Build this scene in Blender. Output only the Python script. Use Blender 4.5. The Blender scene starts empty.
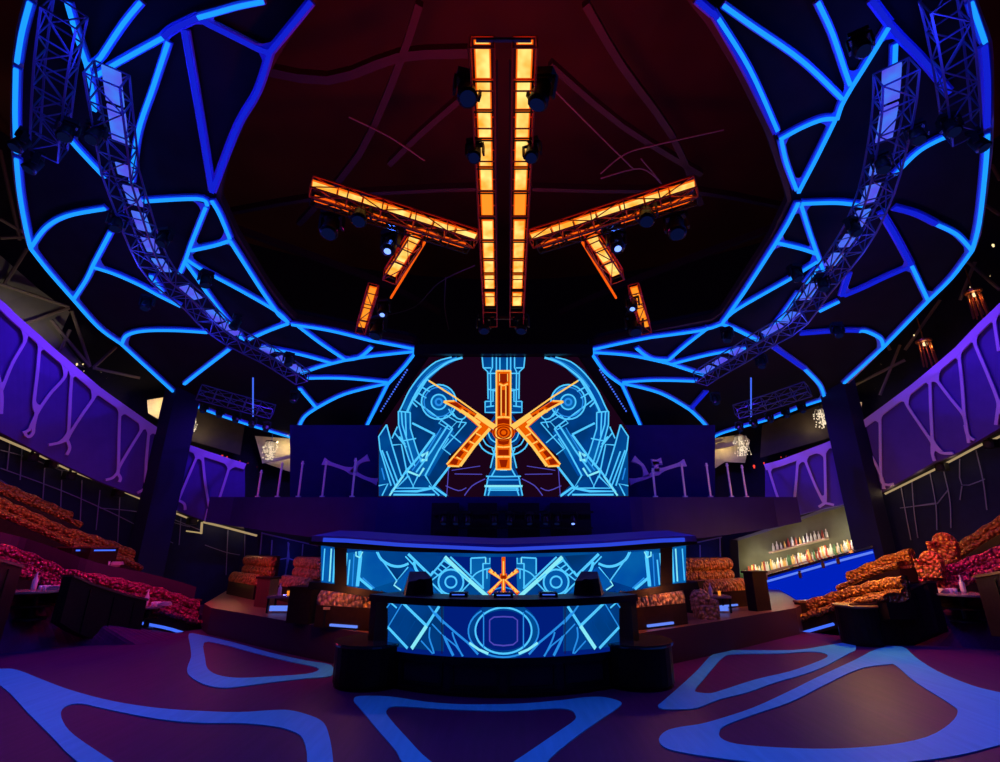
import bpy, math, random
from mathutils import Vector as V
random.seed(7)
SC = bpy.context.scene
COL = SC.collection
F = 488.; CX = 503.5; CY = 381.; H = 2.2
TH = math.atan(164/488.); C, S = math.cos(TH), math.sin(TH)
CAM = V((0, 0, H))
PI = math.pi

# ---------------------------------------------------------------- surveying helpers (a bearing taken on the photo meets a real surface)
def ray(u, v):
    a = (u-CX)/F; b = (CY-v)/F
    return V((a, C-S*b, S+C*b))
def onz(u, v, z=0.):
    d = ray(u, v); return CAM+d*((z-H)/d.z)
def ony(u, v, y):
    d = ray(u, v); return CAM+d*(y/d.y)
EC, EA, EB = 12., 17., 12.
def cyl(u, v, k):
    if callable(k): k = k(u)
    d = ray(u, v); a = EA*k; b = EB*k
    qa = (d.x/a)**2+(d.y/b)**2; qb = -2*EC*d.y/b**2; qc = EC*EC/b**2-1
    return CAM+d*((-qb+math.sqrt(max(0, qb*qb-4*qa*qc)))/2/qa)
def pln(u, v, h, s):
    d = ray(u, v); return CAM+d*(h/(d.z+s*d.y))
def zat(x, y, v):
    k = (CY-v)/F
    return H+(k*C*y+S*y)/(C-k*S)
def arcsurf(R, yc):
    def f(u, v):                                   # near side of a vertical cylinder
        d = ray(u, v)
        qa = d.x**2+d.y**2; qb = -2*yc*d.y; qc = yc*yc-R*R
        return CAM+d*((-qb-math.sqrt(max(0, qb*qb-4*qa*qc)))/2/qa)
    return f
def K(k): return lambda u, v: cyl(u, v, k)
RING = lambda u, v: pln(u, v, 10, .243)
TRUS = lambda u, v: pln(u, v, 9.0, .235)
RED = lambda u, v: pln(u, v, 7.5, .2)
FLO = lambda u, v: onz(u, v, 0)
def Y(y): return lambda u, v: ony(u, v, y)
def mu(u): return 2*CX-u
def mir(pts): return [(mu(u), v) for u, v in pts]
def lerp(a, b, t): return a+(b-a)*t
def interp(tab, x):
    tab = sorted(tab)
    if x <= tab[0][0]: a, b = tab[0], tab[1]
    elif x >= tab[-1][0]: a, b = tab[-2], tab[-1]
    else:
        for a, b in zip(tab, tab[1:]):
            if a[0] <= x <= b[0]: break
    return a[1]+(b[1]-a[1])*(x-a[0])/(b[0]-a[0])
def KT(*tab): return lambda u: interp(list(tab), min(max(u, tab[0][0]), tab[-1][0]))
def smooth(p, n=4):
    if len(p) < 3: return list(p)
    out = []
    for i in range(len(p)-1):
        p0 = p[max(i-1, 0)]; p1 = p[i]; p2 = p[i+1]; p3 = p[min(i+2, len(p)-1)]
        for j in range(n):
            t = j/n
            out.append(tuple(.5*(2*p1[k]+(p2[k]-p0[k])*t+(2*p0[k]-5*p1[k]+4*p2[k]-p3[k])*t*t+(3*p1[k]-p0[k]-3*p2[k]+p3[k])*t**3) for k in range(len(p1))))
    out.append(tuple(p[-1])); return out
def resample(p, n):
    L = [0]
    for a, b in zip(p, p[1:]): L.append(L[-1]+math.dist(a, b))
    out = []; j = 0
    for i in range(n):
        s = L[-1]*i/(n-1)
        while j < len(p)-2 and L[j+1] < s: j += 1
        t = (s-L[j])/max(1e-9, L[j+1]-L[j])
        out.append(tuple(lerp(a, b, t) for a, b in zip(p[j], p[j+1])))
    return out

# ---------------------------------------------------------------- materials
MATS = {}
def mat(name, base, rough=.5, metal=0., em=None, es=1., bump=0., bscale=20., var=0., spec=.5, coat=0.):
    m = bpy.data.materials.new(name); m.use_nodes = True
    nt = m.node_tree; b = nt.nodes['Principled BSDF']
    b.inputs['Base Color'].default_value = (*base, 1)
    b.inputs['Roughness'].default_value = rough
    b.inputs['Metallic'].default_value = metal
    b.inputs['Specular IOR Level'].default_value = spec
    b.inputs['Coat Weight'].default_value = coat
    if em:
        b.inputs['Emission Color'].default_value = (*em, 1)
        b.inputs['Emission Strength'].default_value = es
    if bump or var:
        tc = nt.nodes.new('ShaderNodeTexCoord'); nz = nt.nodes.new('ShaderNodeTexNoise')
        nz.inputs['Scale'].default_value = bscale
        nt.links.new(tc.outputs['Object'], nz.inputs['Vector'])
        if bump:
            bp = nt.nodes.new('ShaderNodeBump'); bp.inputs['Strength'].default_value = bump
            nt.links.new(nz.outputs['Fac'], bp.inputs['Height']); nt.links.new(bp.outputs['Normal'], b.inputs['Normal'])
        if var:
            mx = nt.nodes.new('ShaderNodeMix'); mx.data_type = 'RGBA'
            mx.inputs[6].default_value = (*[c*(1-var) for c in base], 1); mx.inputs[7].default_value = (*[min(1, c*(1+var)) for c in base], 1)
            nt.links.new(nz.outputs['Fac'], mx.inputs[0]); nt.links.new(mx.outputs[2], b.inputs['Base Color'])
    MATS[name] = m; return m
def emat(name, col, s=1.): return mat(name, (0, 0, 0), .6, em=col, es=s, spec=0)
mat('black_metal', (.012, .012, .016), .45, .6)
mat('truss_metal', (.08, .09, .24), .45, .2)
mat('dark_paint', (.03, .028, .04), .6, bump=.1, bscale=8, var=.2)
mat('ceiling_black', (.012, .012, .02), .8, var=.3, bscale=2)
mat('ceiling_red', (.11, .022, .010), .8, var=.7, bscale=.35, bump=.3)
mat('beam', (.035, .010, .010), .6, var=.4, bscale=3)
mat('bone_paint', (.10, .16, .95), .5)
mat('web_paint', (.55, .42, .85), .5)
mat('fascia_panel', (.09, .055, .33), .7, var=.12, bscale=3)
mat('wall_navy', (.008, .012, .06), .5, var=.25, bscale=4)
mat('line_metal', (.11, .12, .30), .5, .2)
mat('column_navy', (.015, .015, .06), .5)
mat('soffit', (.012, .01, .02), .7)
mat('slab_dark', (.016, .008, .14), .5, var=.2, bscale=2)
mat('rod', (.22, .17, .13), .6)
mat('wallgrey', (.22, .20, .17), .8, var=.4, bscale=1.2)
mat('beige', (.65, .55, .38), .7, var=.25, bscale=5)
mat('sofa_pink', (.42, .035, .11), .38, .35)
mat('sofa_brown', (.48, .18, .045), .38, .35)
mat('sofa_grey', (.55, .30, .16), .4, .35)
mat('wood_dark', (.022, .010, .012), .35, var=.4, bscale=12)
mat('wood_brown', (.11, .04, .025), .4, var=.4, bscale=12)
mat('platform_wood', (.20, .07, .04), .4, var=.3, bscale=9)
mat('riser', (.045, .014, .045), .5)
mat('table_top', (.35, .22, .2), .2, var=.2, bscale=10)
mat('gloss_top', (.02, .02, .03), .06, spec=.9)
mat('glass_bottle', (.85, .55, .18), .15)
mat('bottle_green', (.10, .25, .12), .15)
mat('bottle_red', (.45, .08, .05), .15)
mat('bottle_clear', (.75, .75, .68), .1)
mat('bar_back', (.12, .125, .085), .6, var=.25, bscale=3)
mat('glasses', (.8, .6, .65), .15)
mat('copper', (.55, .22, .08), .3, .8)
mat('chrome', (.6, .6, .65), .15, 1)
mat('rail_paint', (.75, .70, .85), .5)
mat('dark_brown', (.05, .035, .02), .7, var=.4, bscale=3)
emat('led_cyan', (.010, .27, 1.0), 1.3)
emat('led_violetblue', (.06, .16, 1.0), 1.0)
emat('led_deep', (.006, .014, .62), 1.0)
emat('led_panel_blue', (.06, .22, 1.0), .95)
emat('canopy_blue', (.03, .07, .80), .85)
emat('bar_blue', (.0, .018, .62), .8)
emat('led_white_blue', (.14, .26, 1.0), .9)
emat('led_yellow', (1.0, .74, .20), 1.25)
emat('led_orange', (1.0, .13, .004), 1.0)
mat('rim_red', (.75, .06, .02), .6)
emat('led_amber', (1.0, .30, .02), 1.1)
emat('led_redorange', (1.0, .11, .005), 1.0)
emat('warm_line', (.62, .43, .22), .6)
emat('warm_lamp', (1.0, .72, .35), 1.4)
emat('red_lamp', (1.0, .06, .04), 1.0)
emat('amber_lamp', (1.0, .28, .03), 1.0)
emat('lens_glow', (.16, .28, 1.0), 2.2)
emat('lens_dim', (.002, .004, .03), 1.0)
emat('scr_dark', (.010, .001, .008), 1.0)
emat('scr_blue', (.0, .032, .15), 1.0)
emat('scr_blue2', (.0, .072, .29), 1.0)
emat('scr_mid', (.002, .12, .40), 1.0)
emat('scr_deep', (.0, .012, .19), 1.0)
emat('scr_cyan', (.08, .58, 1.0), 1.05)
emat('scr_line', (.02, .27, .80), 1.0)
emat('scr_bright', (.25, .85, .95), 1.0)
emat('scr_violet', (.10, .08, .60), .8)
emat('scr_red', (.28, .012, .0), 1.0)
emat('scr_orange', (.85, .11, .0), 1.0)
emat('scr_yellow', (1.0, .55, .10), 1.1)
def led_var(name, c2, sc_):
    nt = MATS[name].node_tree; b = nt.nodes['Principled BSDF']; tc = nt.nodes.new('ShaderNodeTexCoord'); nz = nt.nodes.new('ShaderNodeTexNoise'); nz.inputs['Scale'].default_value = sc_
    nt.links.new(tc.outputs['Object'], nz.inputs['Vector']); mx = nt.nodes.new('ShaderNodeMix'); mx.data_type = 'RGBA'
    cr = nt.nodes.new('ShaderNodeMapRange'); cr.inputs[1].default_value = .35; cr.inputs[2].default_value = .65; nt.links.new(nz.outputs['Fac'], cr.inputs[0])
    mx.inputs[6].default_value = b.inputs['Emission Color'].default_value; mx.inputs[7].default_value = (*c2, 1)
    nt.links.new(cr.outputs[0], mx.inputs[0]); nt.links.new(mx.outputs[2], b.inputs['Emission Color'])
led_var('led_yellow', (1.0, .36, .03), 3.5); led_var('led_panel_blue', (.10, .08, .85), 2.5)
led_var('scr_blue2', (.0, .035, .22), 1.2); led_var('scr_mid', (.0, .07, .36), 1.5); led_var('scr_blue', (.0, .05, .26), 1.2)
def crystal():
    m = emat('crystal_glow', (1.0, .80, .55), 1.0); return m
crystal()
for n_ in ('slab_dark', 'wall_navy', 'column_navy', 'soffit', 'riser', 'ceiling_black', 'fascia_panel', 'wood_dark', 'dark_paint'): MATS[n_].node_tree.nodes['Principled BSDF'].inputs['Specular IOR Level'].default_value = .08
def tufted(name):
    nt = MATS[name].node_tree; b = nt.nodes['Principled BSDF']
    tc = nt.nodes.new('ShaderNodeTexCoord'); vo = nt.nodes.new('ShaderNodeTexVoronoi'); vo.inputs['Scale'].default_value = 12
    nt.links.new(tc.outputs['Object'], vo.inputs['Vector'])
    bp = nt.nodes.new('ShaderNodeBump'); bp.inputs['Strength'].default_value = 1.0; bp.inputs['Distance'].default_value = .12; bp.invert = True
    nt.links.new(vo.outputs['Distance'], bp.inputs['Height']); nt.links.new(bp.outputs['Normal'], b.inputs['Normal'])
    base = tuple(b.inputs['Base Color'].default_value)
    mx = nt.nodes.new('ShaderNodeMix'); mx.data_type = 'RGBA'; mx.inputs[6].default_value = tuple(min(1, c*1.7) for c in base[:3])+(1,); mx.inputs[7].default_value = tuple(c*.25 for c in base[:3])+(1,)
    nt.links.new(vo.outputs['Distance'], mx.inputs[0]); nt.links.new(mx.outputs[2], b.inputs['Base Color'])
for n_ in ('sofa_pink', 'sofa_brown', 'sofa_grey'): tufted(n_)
def floor_mat(name, c1, c2, rough, mixn=0.):
    m = bpy.data.materials.new(name); m.use_nodes = True; nt = m.node_tree; b = nt.nodes['Principled BSDF']
    tc = nt.nodes.new('ShaderNodeTexCoord'); mp = nt.nodes.new('ShaderNodeMapping')
    mp.inputs['Scale'].default_value = (5.0, .5, 1)
    mp.inputs['Rotation'].default_value = (0, 0, 1.15)
    nt.links.new(tc.outputs['Object'], mp.inputs['Vector'])
    br = nt.nodes.new('ShaderNodeTexNoise'); br.inputs['Scale'].default_value = 2.2; br.inputs['Detail'].default_value = 6
    nt.links.new(mp.outputs['Vector'], br.inputs['Vector'])
    mx = nt.nodes.new('ShaderNodeMix'); mx.data_type = 'RGBA'
    mx.inputs[6].default_value = (*c1, 1); mx.inputs[7].default_value = (*c2, 1)
    nt.links.new(br.outputs['Fac'], mx.inputs[0]); nt.links.new(mx.outputs[2], b.inputs['Base Color'])
    b.inputs['Roughness'].default_value = rough; b.inputs['Specular IOR Level'].default_value = .05
    MATS[name] = m
floor_mat('floor_wood', (.062, .005, .070), (.115, .011, .12), .5)
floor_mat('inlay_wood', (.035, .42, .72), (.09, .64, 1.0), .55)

# ---------------------------------------------------------------- mesh builder
class MB:
    def __init__(s): s.v = []; s.f = []; s.m = []
    def quad(s, pts, m=0):
        n = len(s.v); s.v += [tuple(p) for p in pts]; s.f.append(tuple(range(n, n+len(pts)))); s.m.append(m)
    def box(s, c, size, rz=0., m=0, rx=0.):
        c = V(c); n = len(s.v); cz, sz = math.cos(rz), math.sin(rz)
        for dz in (-1, 1):
            for dx, dy in ((-1, -1), (1, -1), (1, 1), (-1, 1)):
                x, y, z = dx*size[0]/2, dy*size[1]/2, dz*size[2]/2
                if rx: y, z = y*math.cos(rx)-z*math.sin(rx), y*math.sin(rx)+z*math.cos(rx)
                s.v.append((c.x+x*cz-y*sz, c.y+x*sz+y*cz, c.z+z))
        for f in ((0, 3, 2, 1), (4, 5, 6, 7), (0, 1, 5, 4), (1, 2, 6, 5), (2, 3, 7, 6), (3, 0, 4, 7)):
            s.f.append(tuple(n+i for i in f)); s.m.append(m)
    def bar(s, p, q, r=.03, m=0, n=4):
        p = V(p); q = V(q); d = q-p
        if d.length < 1e-6: return
        d.normalize(); a = d.cross(V((0, 0, 1)) if abs(d.z) < .9 else V((1, 0, 0))).normalized(); b = d.cross(a)
        k = len(s.v)
        for e in (p, q):
            for i in range(n):
                t = 2*PI*i/n+PI/4; s.v.append(tuple(e+a*(r*math.cos(t))+b*(r*math.sin(t))))
        for i in range(n): s.f.append((k+i, k+(i+1) % n, k+n+(i+1) % n, k+n+i)); s.m.append(m)
        s.f.append(tuple(k+i for i in range(n))[::-1]); s.m.append(m)
        s.f.append(tuple(k+n+i for i in range(n))); s.m.append(m)
    def tube(s, pts, r=.03, m=0, n=6):
        for a, b in zip(pts, pts[1:]): s.bar(a, b, r, m, n)
    def lathe(s, c, prof, n=12, m=0, axis=None):
        c = V(c); ax = V(axis).normalized() if axis else V((0, 0, 1))
        a = ax.cross(V((1, 0, 0)) if abs(ax.x) < .9 else V((0, 1, 0))).normalized(); b = ax.cross(a)
        k = len(s.v)
        for r, h in prof:
            for i in range(n):
                t = 2*PI*i/n; s.v.append(tuple(c+ax*h+a*(r*math.cos(t))+b*(r*math.sin(t))))
        for j in range(len(prof)-1):
            for i in range(n):
                s.f.append((k+j*n+i, k+j*n+(i+1) % n, k+(j+1)*n+(i+1) % n, k+(j+1)*n+i)); s.m.append(m)
        s.f.append(tuple(k+i for i in range(n))[::-1]); s.m.append(m)
        s.f.append(tuple(k+(len(prof)-1)*n+i for i in range(n))); s.m.append(m)
    def ribbon(s, Sf, pts, w, dep=.05, lift=0., flare=0., m=0, sm=4, px=False, closed=False):
        """band of real width w (or w pixels if px) following a surface"""
        p = smooth(pts, sm) if sm > 1 and len(pts) > 2 else list(pts)
        if flare:
            p = resample(p, max(len(p), 9))
        P = [Sf(*q) for q in p]; n = len(P); L = [0]
        for a, b in zip(P, P[1:]): L.append(L[-1]+(b-a).length)
        base = len(s.v)
        for i, q in enumerate(p):
            o = P[i]; nn = (Sf(q[0]+1, q[1])-o).cross(Sf(q[0], q[1]+1)-o).normalized()
            if nn.dot(CAM-o) < 0: nn = -nn
            t = (P[min(i+1, n-1)]-P[max(i-1, 0)]).normalized(); sd = nn.cross(t).normalized()
            ww = w*(o-CAM).length/F if px else (w((o-CAM).dot(V((0, C, S)))) if callable(w) else w)
            if flare:
                e = min(L[i], L[-1]-L[i])/max(.8, .35*L[-1])
                ww *= 1+flare*max(0, 1-e*2.2)**2
            a = o+sd*ww/2; b = o-sd*ww/2
            f = nn*(lift+dep); g = nn*lift
            for c_ in (a+g, a+f, b+f, b+g): s.v.append(tuple(c_))
        for i in range(n-1):
            k = base+4*i
            for a, b in ((0, 1), (1, 2), (2, 3), (3, 0)): s.f.append((k+a, k+b, k+4+b, k+4+a)); s.m.append(m)
        s.f.append((base, base+1, base+2, base+3)); s.m.append(m)
        k = base+4*(n-1); s.f.append((k+3, k+2, k+1, k)); s.m.append(m)
    def gussets(s, Sf, strands, rad, lift, m=0, tol=5.):
        nodes = []
        for st in strands:
            for e in (st[0], st[-1]):
                if not any(math.dist(e, q) < tol for q in nodes): nodes.append(tuple(e))
        for nd in nodes:
            o = Sf(*nd); r = rad/(o-CAM).dot(V((0, C, S)))*F; dirs = []
            for st in strands:
                p = resample(smooth(st, 4), 60); d_ = [math.dist(q, nd) for q in p]; i = d_.index(min(d_))
                if d_[i] > tol: continue
                for rng in (range(i, 60), range(i, -1, -1)):
                    for j in rng:
                        if d_[j] >= r: dirs.append((math.atan2(p[j][1]-nd[1], p[j][0]-nd[0]), p[j])); break
            dirs.sort()
            n = len(dirs)
            if n < 2: continue
            for i in range(n):
                a, c = dirs[i], dirs[(i+1) % n]; g = (c[0]-a[0]) % (2*PI)
                if g > 2.6 or g < .15: continue
                pts = [nd]+[tuple((1-t)**2*a[1][k]+2*t*(1-t)*nd[k]+t*t*c[1][k] for k in (0, 1)) for t in [j/7 for j in range(8)]]
                s.poly(Sf, pts, lift, m)
    def poly(s, Sf, pts, lift=.0, m=0, dep=0.):
        """flat filled outline on a surface"""
        from mathutils.geometry import tessellate_polygon
        tri = tessellate_polygon([[V((u, v, 0)) for u, v in pts]])
        k = len(s.v)
        for u, v in pts:
            o = Sf(u, v); d = (CAM-o)
            nn = (Sf(u+1, v)-o).cross(Sf(u, v+1)-o).normalized()
            if nn.dot(d) < 0: nn = -nn
            s.v.append(tuple(o+nn*lift))
        for t in tri: s.f.append(tuple(k+i for i in t)); s.m.append(m)
    def sheet(s, A, B, m=0):
        """quads between two equal polylines"""
        k = len(s.v); n = len(A)
        for a, b in zip(A, B): s.v.append(tuple(a)); s.v.append(tuple(b))
        for i in range(n-1): s.f.append((k+2*i, k+2*i+1, k+2*i+3, k+2*i+2)); s.m.append(m)
    def slab(s, A, B, off, m=0):
        """sheet given thickness by vector off"""
        A2 = [V(a)+V(off) for a in A]; B2 = [V(b)+V(off) for b in B]
        s.sheet(A, B, m); s.sheet(B2, A2, m); s.sheet(A2, A, m); s.sheet(B, B2, m)
        s.quad([A[0], A2[0], B2[0], B[0]], m); s.quad([A[-1], B[-1], B2[-1], A2[-1]], m)
    def build(s, name, mats, parent=None, shade=False, loc=None):
        me = bpy.data.meshes.new(name); me.from_pydata(s.v, [], s.f)
        mats = mats if isinstance(mats, (list, tuple)) else [mats]
        for x in mats: me.materials.append(MATS[x])
        for p, i in zip(me.polygons, s.m): p.material_index = i; p.use_smooth = shade
        me.validate(); me.update()
        o = bpy.data.objects.new(name, me); COL.objects.link(o)
        if parent: o.parent = parent
        if loc is not None: o.location = loc
        return o
def tag(o, label, cat, group=None):
    o['label'] = label; o['category'] = cat
    if group: o['group'] = group
    return o
def thing(name, label, cat, loc=(0, 0, 0), rz=0, group=None):
    o = bpy.data.objects.new(name, None); COL.objects.link(o); o.location = loc; o.rotation_euler = (0, 0, rz)
    return tag(o, label, cat, group)
def struct(o): o['kind'] = 'structure'; return o
def dup(root, loc, rot, label, group=None, scale=1.):
    r = root.copy(); COL.objects.link(r); r.location = loc; r.rotation_euler = rot; r.scale = (scale,)*3; r['label'] = label
    if group: r['group'] = group
    for ch in list(root.children):
        c = ch.copy(); COL.objects.link(c); c.parent = r
        for g in list(ch.children):
            d = g.copy(); COL.objects.link(d); d.parent = c
    return r
def lamp(kind, loc, col, e, target=None, size=.0, spot=60, blend=.6):
    l = bpy.data.lights.new('lamp', kind); l.color = col; l.energy = e
    if kind == 'AREA': l.size = size
    else: l.shadow_soft_size = size
    if kind == 'SPOT': l.spot_size = math.radians(spot); l.spot_blend = blend
    o = bpy.data.objects.new('lamp', l); COL.objects.link(o); o.location = loc
    if target is not None: o.rotation_euler = (V(target)-V(loc)).to_track_quat('-Z', 'Y').to_euler()
    return o

# ================================================================ ROOM SHELL
def ell(k, t, z): return V((EA*k*math.cos(t), EC+EB*k*math.sin(t), z))
mb = MB()
ring_n = 72
mb.v.append((0, EC-1, 0)); 
for i in range(ring_n): mb.v.append(tuple(V((21*math.cos(2*PI*i/ring_n), EC-1+16.5*math.sin(2*PI*i/ring_n), 0))))
for i in range(ring_n): mb.f.append((0, 1+i, 1+(i+1) % ring_n)); mb.m.append(0)
struct(mb.build('floor', 'floor_wood'))

# pale wood inlay bands
def band(outer, hole, nm):
    from mathutils.geometry import tessellate_polygon
    o = [FLO(*p) for p in outer]; h = [FLO(*p) for p in hole]
    tri = tessellate_polygon([[V((p.x, p.y, 0)) for p in o], [V((p.x, p.y, 0)) for p in h]])
    b = MB(); b.v = [(p.x, p.y, .012) for p in o+h]; b.f = [tuple(t) for t in tri]; b.m = [0]*len(tri)
    for loop, off in ((o, 0), (h, len(o))):
        n = len(loop); k = len(b.v)
        b.v += [(p.x, p.y, 0) for p in loop]
        for i in range(n): b.f.append((off+i, off+(i+1) % n, k+(i+1) % n, k+i)); b.m.append(0)
    return struct(b.build(nm, 'inlay_wood'))
def loop_s(p, n=3): q = smooth([p[-1]]+p+[p[0], p[1]], n); return q[n:-n-1] if n > 1 else p
band(loop_s([(189,634),(202,635.5),(218,639),(238,644),(272,653.5),(306,661),(331,665.5),(331,676.5),(306,679),(272,683),(238,687.5),(221,688.5),(204,685),(190,677),(187,669),(191,657),(190,645)]),
     loop_s([(204,643),(221,644.5),(255,653.5),(289,662),(313,667),(318.5,670.5),(306,674.5),(272,677),(238,678.5),(217.5,675.5),(207.5,669),(205,658.5)]), 'trim_1')
band(loop_s([(-40,672),(0,669.5),(17,670.5),(44,681),(68,690),(102,699.5),(136,706),(170,710),(204,712),(238,713),(272,711),(289,711),(306,715),(321,721.5),(328,733),(333,762),(332,800),(300,835),(240,845),(180,835),(130,800),(76,762),(51,737),(27,713),(0,686)]),
     loop_s([(61,712),(68,706),(82,704.5),(102,709),(136,716),(170,721.5),(204,724),(238,724),(272,727),(292,732),(303,740),(307,762),(300,790),(270,808),(220,815),(170,800),(112,762),(75,737),(63,723)]), 'trim_2')
band(loop_s([(353.6,701),(360,696.7),(391,697.4),(425,702.5),(459,705),(493,705.2),(527,704),(561,701),(585,698),(605,698),(620.5,702.5),(619,707.6),(602,719.5),(578,736.5),(551,758.6),(540,775),(515,800),(480,805),(440,798),(404,765),(396,752),(377,730),(360,709)]),
     loop_s([(386,712.7),(391,707.6),(408,707.6),(442,710),(493,711.7),(527,711),(557.6,709.3),(571,711),(575,715),(574.6,721),(557.6,733),(530,752),(515,762),(490,778),(462,778),(430,762),(408,740),(391,721)]), 'trim_3')
band(loop_s([(658,706.7),(663,702),(680,687),(696.6,671.6),(709,658),(718,653),(730,650.6),(793,650.6),(826,646),(851.6,642.6),(856,649.6),(849,654),(826,666.4),(804,675),(776,683),(748,693),(720,700),(696.6,709),(680,710),(663,709.8)]),
     loop_s([(695.4,689.8),(701.4,682.5),(713.5,668),(723,658),(735,654.7),(781,654),(804,652.4),(821,653),(828,656.6),(818,662),(790,672),(756,680),(720,691.6),(709,694),(696.6,692.7)]), 'trim_4')
band(loop_s([(902,647),(916,658),(938,672),(972,686),(1000,693),(1050,703),(1066,720),(1050,735),(1000,746),(960,756),(910,763),(830,768),(760,764),(710,758),(680,753),(664,748),(659,740),(666,732),(680,728),(700,725),(720,719.6),(753.6,708.4),(790,691.6),(818,677.6),(854,661),(877,649.6)]),
     loop_s([(888,665),(896,666),(916,683),(949.6,704),(958,712.6),(949.6,725),(927,738),(888,746),(832,749.9),(776,748.5),(737,745),(721,739),(720,731),(728.4,725),(753.6,715.4),(790,703),(818,689),(846,675),(865.6,667.8)]), 'trim_5')

# walls: lower navy wall with a warm cove line, purple balcony fascia above, dark upper wall and roof
railL = [(-140,200),(-60,256),(0,302.4),(12,314.5),(29,329),(48,346),(72.4,366.4),(96.6,387),(120.7,404),(145,421),(166.6,435),(181,442.4),(205,451),(239,462),(270,471),(300,478)]
railR = [(1147,175),(1060,248),(998.7,308),(981,324.5),(958.5,348),(936,367),(914,385),(891.6,401.5),(869,418),(856,427),(833.5,440.6),(780,460.6),(766.6,464),(737,471),(707,478)]
fbotL = [(-140,368),(0,432),(48,457),(100,482),(157,503),(205,521),(218,522),(250,527),(300,532)]
fbotR = [(1147,345),(1000,428),(954,455),(934,462),(894,485),(867,499),(822,509),(786,518),(750,525),(707,532)]
coveL = [(-140,380),(0,438),(30,451),(69,470),(113,487),(150,503),(190,519),(220,526),(258,536),(300,540)]
coveR = [(1147,350),(1000,437),(981,445),(936,469),(885,494),(867,499),(822,511),(780,525),(733,538),(707,542)]
wbotL = [(-140,440),(0,500),(70,522),(120,545),(200,577),(240,585),(300,592)]
wbotR = [(1147,440),(1000,514),(950,545),(905,552),(870,567),(800,590),(733,600),(707,600)]
KF, KW = .93, 1.0
def us(a, b, n): return [lerp(a, b, i/(n-1)) for i in range(n)]
for side, rail, fbot, cove, ua, ub in (('left', railL, fbotL, coveL, -140, 245), ('right', railR, fbotR, coveR, 1147, 765)):
    U = us(ua, ub, 60)
    top = [cyl(u, interp(rail, u), KF) for u in U]; bot = [cyl(u, interp(fbot, u), KF) for u in U]
    out = [(p-V((0, EC, p.z))).normalized() for p in top]
    # fascia panel with thickness outward
    b = MB(); A2 = [p+o*.15 for p, o in zip(top, out)]; B2 = [p+o*.15 for p, o in zip(bot, out)]
    b.sheet(top, bot); b.sheet(B2, A2); b.sheet(A2, top); b.sheet(bot, B2)
    struct(b.build('wall_'+side+'_balcony', 'fascia_panel'))
    # soffit under the balcony back to the lower wall
    w = [cyl(u, interp(cove, u), KW) for u in U]
    b = MB(); b.sheet([p+V((0, 0, .0)) for p in B2], [p+V((0, 0, .05)) for p in w]); struct(b.build('ceiling_soffit_'+side, 'soffit'))
    # balcony floor behind the rail
    b = MB(); t2 = [V((p.x, p.y, p.z))-V((0, 0, .9)) for p in A2]; o2 = [p+o*4.5 for p, o in zip(t2, out)]
    b.sheet(t2, o2); struct(b.build('floor_balcony_'+side, 'dark_paint'))
    # lower wall
    b = MB(); b.sheet(w, [V((p.x, p.y, 0)) for p in w]); struct(b.build('wall_'+side, 'wall_navy'))
b = MB()      # upper wall behind the balcony, all round, and back wall
N = 80
top = [ell(1.18, 2*PI*i/N, 17.5) for i in range(N+1)]; bot = [ell(1.18, 2*PI*i/N, 0) for i in range(N+1)]
b.sheet(top, bot); struct(b.build('wall_back', 'dark_paint'))
b = MB(); b.v.append((0, EC, 17.5)); b.v += [tuple(p) for p in top[:-1]]
for i in range(N): b.f.append((0, 1+i, 1+(i+1) % N)); b.m.append(0)
struct(b.build('ceiling', 'ceiling_red'))

# cove lines
b1 = MB(); L = [(u, interp(coveL, u)) for u in us(-130, 198, 40)]
b1.ribbon(K(.985), L, .06, .05, sm=1); struct(b1.build('trim_6', 'warm_line'))
b1 = MB(); b1.ribbon(K(.985), [(u, interp(coveL, u)) for u in us(203, 257, 8)], .08, .05, sm=1); b1.ribbon(K(.985), [(202,522),(201,534)], .08, .05)
b1.ribbon(K(.985), [(201,533),(186,531)], .05, .05); struct(b1.build('trim_7', 'warm_line'))
b1 = MB(); b1.ribbon(K(.985), [(u, interp(coveR, u)) for u in us(885, 1130, 26)], .06, .05, sm=1); struct(b1.build('trim_8', 'warm_line'))

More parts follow.
